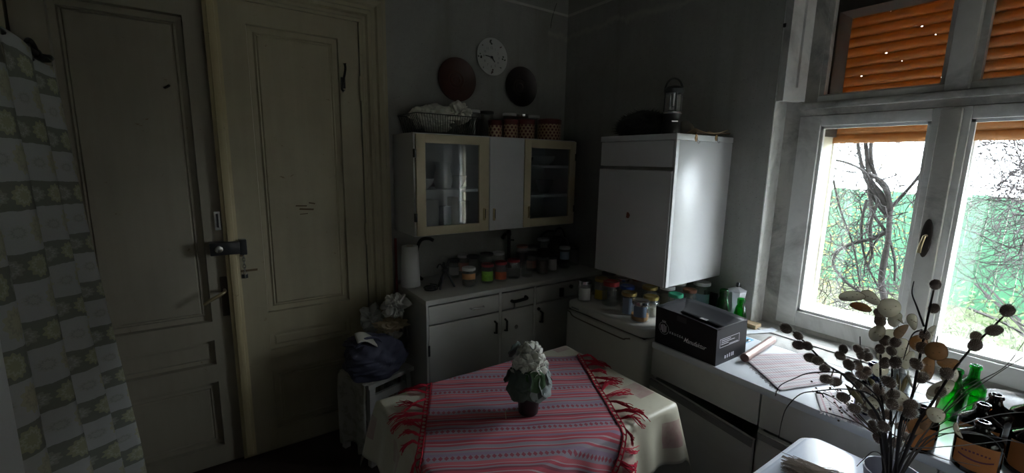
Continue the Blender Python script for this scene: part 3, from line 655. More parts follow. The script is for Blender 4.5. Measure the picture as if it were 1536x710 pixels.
# crockery behind the glass
CROCK = mat('white_crockery', (0.55, 0.55, 0.54), 0.3, var=0.05); PAPERB = mat('pale_carton', (0.52, 0.50, 0.46), 0.7, var=0.1)
def bowl(x, y, z, r, h, lab, m=CROCK, grp='crockery in the wall cabinet'):
    o = obj('bowl', MB().lathe([(0.0, 0.004), (r*.45, 0.0), (r*.5, 0.006), (r*.85, h*.5), (r, h), (r-.004, h), (r*.8, h*.52), (r*.42, 0.012), (0, 0.01)], (x, y, z), 24), m, loc=(x, y, z), smooth=40); return tag(o, lab, 'bowl', grp)
def tumbler(x, y, z, r, h, lab, m=None):
    o = obj('drinking_glass', MB().lathe([(0, 0), (r*.8, 0), (r, h), (r-.003, h), (r*.8-.003, .008), (0, .008)], (x, y, z), 20), m or GL, loc=(x, y, z), smooth=40); return tag(o, lab, 'glass', 'crockery in the wall cabinet')
bowl(.995, 2.33, 1.421, .066, .055, 'white bowl on the shelf behind the left glass door')
bowl(1.22, 2.37, 1.421, .068, .07, 'deep white bowl at the back of the left shelf')
jg = MB().lathe([(0, 0), (.045, 0), (.055, .05), (.04, .12), (.048, .15), (.044, .15), (.036, .12), (.05, .05), (0, .01)], (1.118, 2.32, 1.421), 20)
tag(obj('jug', jg, CROCK, loc=(1.118, 2.32, 1.421), smooth=40), 'slim white jug on the shelf behind the left glass door', 'jug')
tumbler(1.235, 2.27, 1.189, .026, .16, 'tall clear glass beside the pane edge in the left cabinet'); tumbler(1.25, 2.36, 1.189, .026, .15, 'clear glass at the back of the left cabinet floor')
for i, (x, y, ww, dd, hh, lab) in enumerate(((1.0, 2.32, .13, .1, .17, 'wide pale carton on the left cabinet floor'), (1.12, 2.30, .05, .06, .13, 'narrow grey carton beside the wide pale one'), (1.18, 2.32, .045, .06, .18, 'tall cream carton between carton and glasses'))):
    b = MB().box(x-ww/2, x+ww/2, y-dd/2, y+dd/2, 1.189, 1.189+hh, .003); tag(obj('carton', b, mat('carton%d' % i, ((.5, .49, .47), (.3, .3, .31), (.52, .48, .4))[i], .7), loc=(x, y, 1.189), smooth=40), lab, 'carton')
bowl(1.70, 2.34, 1.559, .066, .05, 'shallow dark bowl on the top shelf behind the right glass door', mat('dark_crock', (.12, .11, .11), .4)); bowl(1.86, 2.33, 1.559, .075, .06, 'white bowl on the top shelf behind the right glass door')
bowl(1.88, 2.34, 1.373, .06, .09, 'deep grey bowl on the middle shelf behind the right glass door', mat('grey_crock', (.25, .25, .26), .4)); 

# ------------------------------------------------------------------ base cabinet
BX0, BX1, BY, BZ = 0.885, 2.165, 2.05, 0.86
bc = thing('base_cabinet', 'white kitchen base cabinet with three drawers and three doors', 'cabinet', (1.5, 2.28, 0))
part('body', bc, LAM, (BX0, BX0+0.018, BY+0.02, YA-0.01, 0, 0.832), (BX1-0.018, BX1, BY+0.02, YA-0.01, 0, 0.832), (BX0+0.018, BX1-0.018, YA-0.03, YA-0.01, 0.06, 0.832), (BX0+0.018, BX1-0.018, BY+0.05, BY+0.07, 0, 0.06), (BX0+0.018, BX1-0.018, BY+0.02, YA-0.03, 0.06, 0.08),
     (1.338, 1.356, BY+0.001, YA-0.03, 0.06, 0.832), (1.59, 1.608, BY+0.001, YA-0.03, 0.06, 0.832), (BX0, BX0+0.012, BY, BY+0.02, 0, 0.832))
tag(obj('worktop', MB().box(BX0-0.004, BX1, BY-0.006, YA-0.002, 0.832, BZ, .003), LAM, loc=(1.5, 2.28, 0.832), smooth=40), 'grey-white worktop slab on the base cabinet', 'worktop')
cols = [(BX0+0.014, 1.336), (1.358, 1.588), (1.61, BX1-0.006)]
hx = [1.308, 1.38, 1.645]
for i, (a, b) in enumerate(cols):
    dwr = part('drawer', bc, LAM, (a, b, BY, BY+0.02, 0.722, 0.822), bev=0.003)
    door = part('door', bc, LAM, (a, b, BY, BY+0.02, 0.065, 0.714), bev=0.003)
    m = MB().tube([T3(hx[i], BY, 0.665), T3(hx[i], BY-0.022, 0.66), T3(hx[i], BY-0.022, 0.60), T3(hx[i], BY, 0.595)], [.006, .007, .007, .006], 8)
    obj('handle', m, BLACK if i else mat('dark_bronze', (0.06, 0.05, 0.045), .4, .6), door, 50)
    if i == 0:
        obj('handle', MB().tube([T3(1.145, BY, .772), T3(1.15, BY-.018, .772), T3(1.225, BY-.018, .772), T3(1.23, BY, .772)], .005, 8), STEEL, dwr, 50)
    if i == 1:
        h = obj('handle', MB().tube(smooth_path([T3(1.425, BY, .768), T3(1.43, BY-.025, .770), T3(1.48, BY-.03, .774), T3(1.52, BY-.025, .776), T3(1.525, BY, .778)], 3), .010, 8), BLACK, dwr, 50)
        obj('key_tag', MB().tube([T3(1.432, BY-.02, .76), T3(1.435, BY-.018, .735), T3(1.43, BY-.016, .725)], .004, 6), STEEL, h, 50)
    if i == 2:
        part('broken_handle', dwr, BLACK, (1.795, 1.82, BY-.014, BY, .735, .79)); obj('knob', MB().lathe([(0, .018), (.012, .016), (.012, .004), (.006, 0), (.006, -.002)], (1.885, BY, .79), 14, 'Y'), BLACK, dwr, 40)
obj('key_hole', MB().lathe([(0, .003), (.012, .003), (.013, 0)], (1.462, BY, .60), 16, 'Y'), mat('dim_spot', (.25, .24, .22), .6), bc, 40)
obj('knob', MB().lathe([(0, .014), (.010, .012), (.010, .003), (.005, 0)], (1.625, BY, .685), 12, 'Y'), BLACK, bc, 40)
for zz in (.18, .58): part('hinge', bc, BLACK, (BX0+0.008, BX0+0.018, BY-.004, BY+.016, zz-.03, zz+.03))

# ------------------------------------------------------------------ cupboard hung on the window wall
KX, KY0, KY1, KZ0, KZ1 = 1.722, 1.222, 1.677, 1.010, 1.716
kc = thing('hanging_cupboard', 'white box cupboard hung on the wall beside the window', 'cupboard', ((KX+XB)/2, 1.45, KZ0))
part('body', kc, WHITE, (KX+0.02, XB, KY0, KY1, KZ0, KZ1-0.028), bev=0.002)
part('top_panel', kc, WHITE, (KX-0.003, XB, KY0-0.002, KY1+0.002, KZ1-0.027, KZ1), bev=0.002)
part('upper_flap', kc, WHITE, (KX, KX+0.019, KY0+0.014, KY1-0.002, 1.568, KZ1-0.030), bev=0.002)
dd_ = part('door', kc, WHITE, (KX-0.006, KX+0.019, KY0+0.010, KY1-0.002, KZ0, 1.550), bev=0.002)
part('grip_strip', kc, mat('grip_metal', (.30, .30, .30), .35, .8), (KX-0.002, KX+0.019, KY0+0.006, KY1-0.002, 1.552, 1.566))
part('front_edge', kc, WHITE, (KX, KX+0.02, KY0, KY0+0.009, KZ0, KZ1-0.028))
s_ = onX(942, 323, KX-0.0062)
stk = MB(); stk.add([(s_.x-0.0006, s_.y+a*.013*sc, s_.z+b*.017*sc) for a, b, sc in ((-1, .1, 1), (-.5, -.8, 1), (.2, -1, .9), (.9, -.7, 1), (1, .2, .8), (.6, .9, 1), (-.3, .8, 1), (-.8, .7, .7))], [tuple(range(8))])
obj('sticker', stk, mat('red_brown_sticker', (.20, .06, .035), .6, var=.3), kc, label='small red-brown sticker remnant')
for px in (1044, 1074):
    c = onY(px, 207, KY0-0.001); h = obj('adhesive_hook', blob((c.x, c.y-.002, c.z), .011, .003, .016, .25, 3, 2, px, ridge=False), mat('yellowed_glue', (.36, .21, .08), .5, var=.3), kc, 60)
    obj('hook_wire', MB().tube(smooth_path([T3(c.x+.003, c.y-.004, c.z+.005), T3(c.x+.005, c.y-.008, c.z-.018), T3(c.x+.010, c.y-.012, c.z-.024), T3(c.x+.016, c.y-.01, c.z-.016)], 4), .0013, 5), STEEL, h, 50)

# things on the cupboard
lx, ly = 1.80, 1.315
ln = thing('camping_lantern', 'black camping lantern with clear globe and carry handle on the cupboard', 'lantern', (lx, ly, KZ1))
LB = mat('lantern_black', (.022, .022, .025), .35, var=.2)
obj('base', MB().lathe([(0, 0), (.040, 0), (.042, .01), (.041, .05), (.038, .06), (.038, .088), (.041, .092), (.041, .104), (.030, .108), (0, .108)], (lx, ly, KZ1), 28), LB, ln, 40)
obj('trim_ring', MB().lathe([(.0415, .094), (.0432, .096), (.0432, .101), (.0415, .103)], (lx, ly, KZ1), 28, cap=False), STEEL, ln, 40)
pt = ray(1003, 180); bb = T3(lx-.041*.56, ly-.041*.83, KZ1+.058)
obj('badge', MB().obox(bb, (.014*.83, -.014*.56, 0), (.0015*.56, .0015*.83, 0), (0, 0, .0022)), STEEL, ln)
obj('globe', MB().lathe([(.034, .106), (.036, .12), (.036, .175), (.033, .185), (.031, .185), (.034, .175), (.034, .12), (.032, .106)], (lx, ly, KZ1), 24), GL, ln, 40)
obj('lamp_tube', MB().lathe([(0, .108), (.02, .108), (.014, .125), (.008, .13), (.008, .17), (.012, .185), (0, .185)], (lx, ly, KZ1), 16), STEEL, ln, 40)
for k in range(4):
    a = pi/4+k*pi/2+.2; obj('post', MB().tube([T3(lx+.038*cos(a), ly+.038*sin(a), KZ1+.104), T3(lx+.038*cos(a), ly+.038*sin(a), KZ1+.19)], .004, 6), LB, ln, 50)
obj('cap', MB().lathe([(0, .184), (.040, .184), (.045, .190), (.045, .203), (.036, .213), (.022, .218), (0, .22)], (lx, ly, KZ1), 28), LB, ln, 40)
hd = [T3(lx+.040*cos(t)*.83, ly-.040*cos(t)*.56, KZ1+.2+.052*sin(t)) for t in [pi*i/12 for i in range(13)]]
obj('carry_handle', MB().tube(hd, .005, 8), LB, ln, 50)
FUR = mat('dark_fur', (.030, .026, .024), .95, var=.5, scale=40)
fx, fy = 1.88, 1.54
fh = thing('fur_hat', 'shaggy black-brown fur hat slumped on top of the cupboard', 'hat', (fx, fy, KZ1))
fb = blob((fx, fy, KZ1+.052), .125, .13, .075, .18, 2.5, 4, 3, flat=-.050, ridge=False); obj('crown', fb, FUR, fh, 60)
random.seed(3); hr = MB()
for p in fb.v:
    if p.z < KZ1+.006: continue
    n_ = (p-Vector((fx, fy, KZ1+.03))).normalized()
    for q in range(4):
        d = (n_+Vector((random.gauss(0, .5), random.gauss(0, .5), random.gauss(-.1, .5)))).normalized()*random.uniform(.016, .036); sd = d.orthogonal().normalized()*.0012
        hr.add([p-sd, p+sd, p+d], [(0, 1, 2)])
ho = obj('fur', hr, FUR, fh); ho['kind'] = 'stuff'
KR = mat('kraft_paper', (.42, .31, .19), .8, var=.12)
def sheet(name, lab, cat, c, w_, d_, rot, h_=.0015, m=None, curl=0.0, grp=None):
    def f(u, v):
        a, b = (u-.5)*w_, (v-.5)*d_; return T3(c[0]+a*cos(rot)-b*sin(rot), c[1]+a*sin(rot)+b*cos(rot), c[2]+curl*(2*u-1)**2*abs(2*v-1)+h_)
    o = obj(name, MB().grid(f, 8, 8), m, loc=c, smooth=40, solid=h_); return tag(o, lab, cat, grp)
sheet('envelope', 'brown paper envelope lying at the wall end of the cupboard top', 'envelope', (2.03, 1.30, KZ1+.008), .2, .12, -.25, .004, KR, .020)
sheet('booklet', 'dark booklet under the brown envelope on the cupboard', 'booklet', (2.06, 1.39, KZ1), .2, .2, .15, .006, mat('dark_booklet', (.06, .055, .05), .6), .004)
tag(obj('cloth_bundle', blob((1.95, 1.345, KZ1+.03), .04, .035, .042, .25, 2.5, 3, 8, flat=-.028), mat('grey_cloth', (.16, .145, .12), .9), loc=(1.95, 1.345, KZ1), smooth=60), 'small grey cloth bundle beside the lantern', 'cloth')
st0, st1 = T3(1.92, 1.262, KZ1+.012), T3(2.17, 1.24, KZ1+.020)
tag(obj('stick', MB().tube([st0, st1], .004, 6), mat('stick_wood', (.20, .14, .09), .7), loc=tuple(st0)), 'thin brown stick lying across the papers on the cupboard', 'stick')

# ------------------------------------------------------------------ fridge
FX, FY0, FY1, FZ = 1.595, 1.212, 1.765, 0.825
fr = thing('refrigerator', 'small old white under-counter refrigerator with jars on top', 'fridge', (1.88, 1.49, 0))
part('body', fr, ENAMEL, (FX+.045, XB-.02, FY0+.005, FY1-.005, .02, FZ-.045), bev=.012)
def rbox(x0, x1, y0, y1, z0, z1, r, seg=6):
    vs = []; 
    pts = []
    for cx, cy, a0 in ((x0+r, y0+r, pi), (x1-.004, y0+.004, 1.5*pi), (x1-.004, y1-.004, 0), (x0+r, y1-r, .5*pi)):
        rr = r if cx == x0+r else .004
        for k in range(seg+1): a = a0+.5*pi*k/seg; pts.append((cx+rr*cos(a), cy+rr*sin(a)))
    m = MB(); n = len(pts); lev = [(0.006, z0), (0, z0+.006), (0, z1-.010), (.004, z1-.003), (.012, z1)]
    cx, cy = (x0+x1)/2, (y0+y1)/2
    vs = []
    for ins, z in lev:
        for px, py in pts: vs.append((px+(ins if px < cx else -ins), py+(ins if py < cy else -ins), z))
    fs = [(k*n+i, k*n+(i+1) % n, (k+1)*n+(i+1) % n, (k+1)*n+i) for k in range(len(lev)-1) for i in range(n)]+[tuple(range(n))[::-1], tuple((len(lev)-1)*n+i for i in range(n))]
    return m.add(vs, fs)
obj('top', rbox(FX, XB-.015, FY0, FY1, FZ-.042, FZ, .045), ENAMEL, fr, 40)
fd = obj('door', rbox(FX-.004, FX+.055, FY0+.003, FY1-.003, .07, FZ-.048, .03), ENAMEL, fr, 40)
part('door_gasket', fr, BLACK, (FX+.012, FX+.05, FY0+.02, FY1-.02, .07, FZ-.043))
# curved grip line under the top
gp = [onX(px, py, FX-.006) for px, py in ((846, 462), (853, 466), (858, 472), (870, 479), (900, 494), (935, 511), (950, 513))]
gp = [T3(FX-.005, 1.74, .770), T3(FX-.005, 1.72, .768), T3(FX-.005, 1.695, .752), T3(FX-.005, 1.6, .748), T3(FX-.005, 1.36, .745), T3(FX-.005, 1.33, .752), T3(FX-.005, 1.30, .762)]
obj('grip_lip', MB().tube(smooth_path(gp, 4), .0035, 6), mat('dark_lip', (.16, .13, .10), .6), fd, 50)
part('badge', fr, mat('grey_badge', (.25, .25, .26), .4, .6), (FX-.002, FX+.001, 1.66, 1.715, .795, .802))
for yy in (FY0+.06, FY1-.06): part('foot', fr, BLACK, (FX+.06, FX+.1, yy-.02, yy+.02, 0, .025))

# ------------------------------------------------------------------ counter under the window
CX, CZ = 1.578, 0.80
ct = thing('window_counter', 'low white counter unit with flap doors under the window', 'counter', (1.85, .3, 0))
part('body', ct, LAM, (CX+.022, XB-.01, 1.145, 1.163, 0, .772), (CX+.022, XB-.01, -.95, -.932, 0, .772), (XB-.03, XB-.01, -.932, 1.145, 0, .772), (CX+.06, CX+.08, -.932, 1.145, 0, .07), (CX+.022, XB-.03, -.932, 1.145, .07, .088), (CX+.022, XB-.03, .676, .694, .088, .772), (CX+.022, XB-.03, .2, .218, .088, .772))
for a, b in ((.693, 1.163), (.222, .687), (-.95, .216)):
    part('apron_panel', ct, LAM, (CX+.002, CX+.022, a, b, .645, .772), bev=.002)
tag(obj('counter_top', MB().box(CX-.002, 2.008, -.95, 1.165, .772, CZ, .003), WTOP, loc=(1.8, .1, .772), smooth=40), 'pale laminate counter top running along under the window', 'worktop')
def flap(y0, y1, ang, name='door'):
    # door panel hinged at the lower edge so that its top stands a little open
    h_ = .55; z0 = .08; m = MB(); 
    c0 = T3(CX+.012, (y0+y1)/2, z0); up = T3(-sin(ang), 0, cos(ang)); nx = T3(cos(ang), 0, sin(ang))
    m.obox(c0+up*(h_/2), nx*.010, (0, (y1-y0)/2, 0), up*(h_/2)); d = obj(name, m, LAM, ct)
    g = MB().obox(c0+up*(h_-.014)-nx*.008, nx*.009, (0, (y1-y0)/2-.004, 0), up*.011); obj('grip_rail', g, mat('grey_rail', (.20, .195, .19), .5), d)
    return d
# first door hangs askew: its latch side has dropped
c = []
A0, A1 = 1.158, .692
m = MB(); zt0, zt1 = .628, .592; xo = CX-.006
m.add([(xo, A0, .08), (xo, A1, .06), (xo-.012, A1, zt1), (xo, A0, zt0), (xo+.02, A0, .08), (xo+.02, A1, .06), (xo+.008, A1, zt1), (xo+.02, A0, zt0)], [(0, 1, 2, 3), (7, 6, 5, 4), (3, 2, 6, 7), (0, 4, 5, 1), (1, 5, 6, 2), (0, 3, 7, 4)])
d1 = obj('door', m, LAM, ct)
g = MB(); g.add([(xo-.006, A0, zt0-.028), (xo-.018, A1, zt1-.026), (xo-.018, A1, zt1+.001), (xo-.006, A0, zt0+.001), (xo+.006, A0, zt0-.028), (xo-.006, A1, zt1-.026), (xo-.006, A1, zt1+.001), (xo+.006, A0, zt0+.001)], [(0, 1, 2, 3), (7, 6, 5, 4), (3, 2, 6, 7), (0, 4, 5, 1), (1, 5, 6, 2), (0, 3, 7, 4)])
obj('grip_rail', g, mat('grey_rail', (.20, .195, .19), .5), d1)
flap(.226, .684, .012); flap(-.94, .212, .0)
# cutting paper and mats on the counter
def cloth(name, lab, cat, c, w_, d_, rot, m, th=.003, fringe=True, wav=.002):
    def f(u, v):
        a, b = (u-.5)*w_, (v-.5)*d_; return T3(c[0]+a*cos(rot)-b*sin(rot), c[1]+a*sin(rot)+b*cos(rot), c[2]+th+wav*abs(sin(a*31)*cos(b*27)))
    if fringe:
        t = thing(name, lab, cat, c); mb = MB().grid(f, 24, 20, lambda u, v: (u*w_, v*d_)); obj('weave', mb, m, t, 60, solid=.002)
        fr_ = MB()
        for s in (0, 1):
            for k in range(46):
                p = f(s, k/45); a = rot+(pi if s == 0 else 0)+random.gauss(0, .25); fr_.tube([p, p+T3(.012*cos(a), .012*sin(a), -.001)], .0009, 3, False)
        obj('fringe', fr_, mat('fringe_cotton', (.5, .45, .46), .9), t); return t
m1 = [onZ(*p, CZ) for p in ((1112, 541), (1163, 508), (1262, 570), (1166, 590))]
def quadcloth(name, lab, pts, grp):
    c = sum(pts, Vector())/4; t = thing(name, lab, 'cloth', (c.x, c.y, CZ), group=grp)
    q = lambda u, v: (pts[0]*(1-u)+pts[1]*u)*(1-v)+(pts[3]*(1-u)+pts[2]*u)*v
    W_, D_ = (pts[1]-pts[0]).length, (pts[3]-pts[0]).length
    f = lambda u, v: (lambda p: T3(p.x, p.y, CZ+.003+.002*abs(sin(p.x*31)*cos(p.y*27))))(q(u, v))
    obj('weave', MB().grid(f, 24, 20, lambda u, v: (u*W_, v*D_)), M_MAT, t, 60, solid=.002)
    fr_ = MB()
    for s in (0, 1):
        for k in range(50):
            p = f(s, k/49); d = (q(s, k/49)-q(1-s, k/49)).normalized()*.014+Vector((random.gauss(0, .003), random.gauss(0, .003), -.001)); fr_.tube([p, p+d], .0009, 3, False)
    ff = obj('fringe', fr_, mat('fringe_cotton', (.5, .45, .46), .9), t); ff['kind'] = 'stuff'
P = lambda x, y: Vector((x, y, CZ))
quadcloth('woven_mat', 'pale striped woven mat lying on the counter by the metal tube', [onZ(*q, CZ) for q in ((1110, 534), (1216, 531), (1264, 574), (1169, 588))], 'woven mats')
quadcloth('woven_mat', 'second striped woven mat lying under the willow twigs', [onZ(*q, CZ) for q in ((1231, 619), (1223, 592), (1266, 590), (1296, 640))], 'woven mats')
c0, c1 = onZ(1117, 537, CZ+.021), onZ(1158, 510, CZ+.021); ax = (c1-c0).normalized()
mt = thing('metal_tube', 'shiny rose-coloured metal tube lying on the woven mat', 'tube', (c0.x, c0.y, CZ))
obj('barrel', MB().tube([c0, c0+ax*.02, c0+ax*.021, c1-ax*.02, c1-ax*.019, c1], [.0175, .0175, .0165, .0165, .0175, .0175], 20), COPPER, mt, 40)
obj('end_cap', MB().tube([c0-ax*.004, c0-ax*.002, c0+ax*.001], [.012, .0165, .0165], 20), mat('dark_copper', (.16, .09, .08), .4, .7), mt, 40)
ps = [T3(2.03, 1.0, .803), T3(2.10, .96, .806), T3(2.16, .935, .807), T3(2.21, .94, .803)]
stp = MB()
for i in range(len(ps)): n_ = T3(.018, .035, 0); stp.v += [ps[i]-n_*.5, ps[i]+n_*.5]
for i in range(len(ps)-1): stp.f.append((2*i, 2*i+2, 2*i+3, 2*i+1))
tag(obj('paper_strip', stp, mat('white_paper', (.6, .62, .66), .8, var=.05), loc=tuple(ps[0]), solid=.0012), 'curled white paper strip on the window sill', 'paper')
sp = thing('teaspoon', 'small steel spoon beside the black carton on the counter', 'spoon', (1.99, .93, CZ))
e0 = onZ(1112, 517, CZ+.004); e1 = onZ(1121, 512, CZ+.004)
obj('handle', MB().tube([e0-(e1-e0)*.4, e1], [.0035, .0025], 6), STEEL, sp, 50); obj('bowl', blob(e1+Vector((.008, .0, .002)), .013, .009, .004, 0, 1, 2), STEEL, sp, 60)
tag(obj('blue_card', MB().box(1.90, 1.985, .925, .965, CZ+.0005, CZ+.002), mat('blue_card', (.20, .42, .58), .6), loc=(1.94, .94, CZ)), 'light blue card lying beside the black carton', 'card')

# ------------------------------------------------------------------ black carton
bx = thing('wine_carton', 'black printed cardboard carton with sunken flaps on the counter', 'box', (1.73, 1.0, CZ))
KART = mat('black_card', (.014, .014, .017), .5, var=.15, scale=20, spec=.3); KART2 = KART
QX0, QX1, QY0, QY1, QH = 1.585, 1.808, .872, 1.158, .152
b = MB(); t_ = .004
b.box(QX0, QX1, QY0, QY0+t_, CZ, CZ+QH).box(QX0, QX1, QY1-t_, QY1, CZ, CZ+QH).box(QX0, QX0+t_, QY0+t_, QY1-t_, CZ, CZ+QH).box(QX1-t_, QX1, QY0+t_, QY1-t_, CZ, CZ+QH).box(QX0+t_, QX1-t_, QY0+t_, QY1-t_, CZ, CZ+t_)
lean = lambda p: Vector((p.x-(p.z-CZ)*.03, p.y+(p.z-CZ)*.02, CZ+(p.z-CZ)*(1+.10*(p.y-.872)/.28)))
b.disp(lean); obj('body', b, KART, bx)
def flapm(a, bq, d, drop):
    a, bq, d = lean(Vector(a)), lean(Vector(bq)), Vector(d)
    m = MB().grid(lambda u, v: (a*(1-u)+bq*u)+d*v+T3(0, 0, -drop*sin(v*pi*.5)+.004*sin(u*pi)), 6, 5); return m
zt = CZ+QH
obj('flap', flapm((QX0, QY0+.002, zt), (QX0, QY1-.002, zt), (.118, 0, 0), .040), KART, bx, 60, solid=.003); obj('flap', flapm((QX1, QY1-.002, zt), (QX1, QY0+.002, zt), (-.118, 0, 0), .030), KART, bx, 60, solid=.003)
obj('flap', flapm((QX0+.004, QY0, zt-.002), (QX1-.004, QY0, zt-.002), (0, .10, 0), .045), KART, bx, 60, solid=.003); obj('flap', flapm((QX0+.004, QY1, zt-.002), (QX1-.004, QY1, zt-.002), (0, -.10, 0), .045), KART, bx, 60, solid=.003)
PRN = mat('silver_print', (.80, .80, .82), .5, var=.05); PRW = mat('white_print', (.55, .55, .60), .5, var=.05); PRD = mat('dim_print', (.035, .035, .04), .3)
def fx_(x, y): return lean(T3(QX0-.0012, QY1-.002-x, CZ+y))          # print plane on the face towards the room
def fy_(x, y): return lean(T3(QX0+x, QY0-.0012, CZ+y))               # print plane on the lit side
obj('lettering', text_mb('KRUCEA', .013, lambda x, y: fx_(.072+x, .060+y), .0003, 0, 1.5), PRN, bx)
obj('lettering', text_mb('Manufaktur', .027, lambda x, y: fx_(.140+x*.80, .050+y), .0003, .5, 1.0), PRN, bx)
em = MB()
for k in range(32):
    a0, a1 = 2*pi*k/32, 2*pi*(k+1)/32; em.add([fx_(.043+r*cos(a), .072+r*sin(a)) for a, r in ((a0, .025), (a1, .025), (a1, .0235), (a0, .0235))], [(0, 1, 2, 3)])
for dx, h0, h1 in ((-.014, -.012, .012), (-.006, -.018, .016), (.002, -.018, .016), (.010, -.014, .012)):
    em.add([fx_(.043+dx+a, .072+b_) for a, b_ in ((-.0022, h0), (.0022, h0), (.0022, h1), (-.0022, h1))], [(0, 1, 2, 3)])
for dx in (-.007, 0, .007): em.add([fx_(.043+dx+a, .098+b_) for a, b_ in ((-.003, 0), (.003, 0), (0, .008))], [(0, 1, 2)])
obj('emblem', em, PRN, bx)
obj('faint_print', MB().add([fx_(.105+a, .125+b_) for a, b_ in ((0, 0), (.045, 0), (.045, .022), (0, .022))], [(0, 1, 2, 3)]), PRD, bx)
lb = MB()
for q in ((.022, .070, .165, .072), (.022, .104, .165, .106), (.022, .070, .0242, .106), (.1628, .070, .165, .106)): lb.add([fy_(a, b_) for a, b_ in ((q[0], q[1]), (q[2], q[1]), (q[2], q[3]), (q[0], q[3]))], [(0, 1, 2, 3)])
for i, (a, e) in enumerate(((.032, .10), (.032, .13), (.03, .085), (.09, .155))): yy = .098-.0075*i; lb.add([fy_(p, q) for p, q in ((a, yy-.0015), (e, yy-.0015), (e, yy+.0012), (a, yy+.0012))], [(0, 1, 2, 3)])
for a, h in ((.062, .013), (.078, .014), (.094, .016), (.110, .016), (.121, .016)): lb.add([fy_(p, q) for p, q in ((a, .018), (a+.008, .018), (a+.008, .018+h), (a, .018+h))], [(0, 1, 2, 3)])
obj('side_print', lb, PRW, bx)
obj('tape', MB().obox(lean(T3(QX0+.10, QY0+.12, zt-.020)), (.010, 0, 0), (0, .016, 0), (0, 0, .001)), mat('clear_tape', (.3, .3, .3), .2), bx)

# ================================================================== JARS AND KITCHEN CLUTTER
RED = mat('red_lid', (.28, .016, .02), .35, var=.1); WLID = mat('white_lid', (.55, .55, .54), .4); DLID = mat('dark_lid', (.03, .028, .028), .4); GOLD = mat('gold_lid', (.35, .26, .09), .35, .7); BLUE = mat('blue_lid', (.03, .07, .28), .35); GRN = mat('green_lid', (.03, .25, .14), .4); BROWNL = mat('brown_lid', (.14, .055, .03), .4)
PLAB = mat('paper_label', (.52, .51, .49), .7, var=.05); OLAB = mat('orange_label', (.50, .24, .10), .7, var=.2, scale=60); YLAB = mat('yellow_label', (.48, .36, .03), .6, var=.15); GLAB = mat('green_orange_print', (.20, .42, .05), .6, var=.5, scale=70); PKLAB = mat('pink_label', (.42, .20, .17), .7, var=.2); BLAB = mat('blue_label', (.25, .32, .42), .6, var=.1); RLAB = mat('red_orange_print', (.48, .11, .05), .6, var=.4, scale=60)
DARKFILL = mat('dark_preserve', (.035, .012, .012), .35, var=.3); BEAN = mat('dark_beans', (.05, .035, .025), .6, var=.5, scale=120, bump=.5); PALEF = mat('pale_grain', (.42, .38, .30), .8, var=.3, scale=150, bump=.4); ORF = mat('orange_fill', (.50, .22, .03), .7, var=.4, scale=70)
def jar(x, y, z, r, h, lab, lid=None, lidh=.013, fill=None, fh=.4, label=None, lz=(.2, .62), lw=1.5, ldir=None, grp='glass jars', shape='jar', gm=None):
    """glass jar: glass, lid, filling and wrapped label are separate parts"""
    t = thing('glass_jar', lab, 'jar', (x, y, z), group=grp); nk = r*.86; hb = h-lidh
    if shape == 'tumbler': pr = [(0, .0), (r*.92, 0), (r, .006), (r, hb), (r-.0025, hb), (r-.003, .006), (0, .006)]
    else: pr = [(0, .002), (r*.8, 0), (r*.96, .005), (r, .014), (r, hb*.74), (r*.97, hb*.81), (nk, hb*.89), (nk, hb+.002), (nk-.0025, hb+.002), (nk-.0025, hb*.88), (r-.003, hb*.73), (r-.003, .014), (r*.8, .006), (0, .006)]
    obj('glass', MB().lathe(pr, (x, y, z), 22), gm or GL, t, 40)
    if fill is not None: obj('filling', MB().lathe([(0, .007), (r*.8, .007), (r-.004, .016), (r-.004, fh*h), (r*.5, fh*h+.003), (0, fh*h+.002)], (x, y, z), 18), fill, t, 40)
    if lid is not None: obj('lid', MB().lathe([(nk+.001, hb-.004), (nk+.0035, hb-.003), (nk+.0035, h-.002), (nk+.001, h), (nk-.006, h), (nk-.008, h-.0015), (0, h-.0015)], (x, y, z), 24), lid, t, 40)
    if label is not None:
        a0 = (ldir if ldir is not None else atan2(-y, -x))-lw/2
        m = MB().grid(lambda u, v: T3(x+(r+.0007)*cos(a0+lw*u), y+(r+.0007)*sin(a0+lw*u), z+h*(lz[0]+(lz[1]-lz[0])*v)), 10, 2); obj('label', m, label, t, 60)
    return t
G1 = 'jars on the base cabinet'
Z1 = BZ
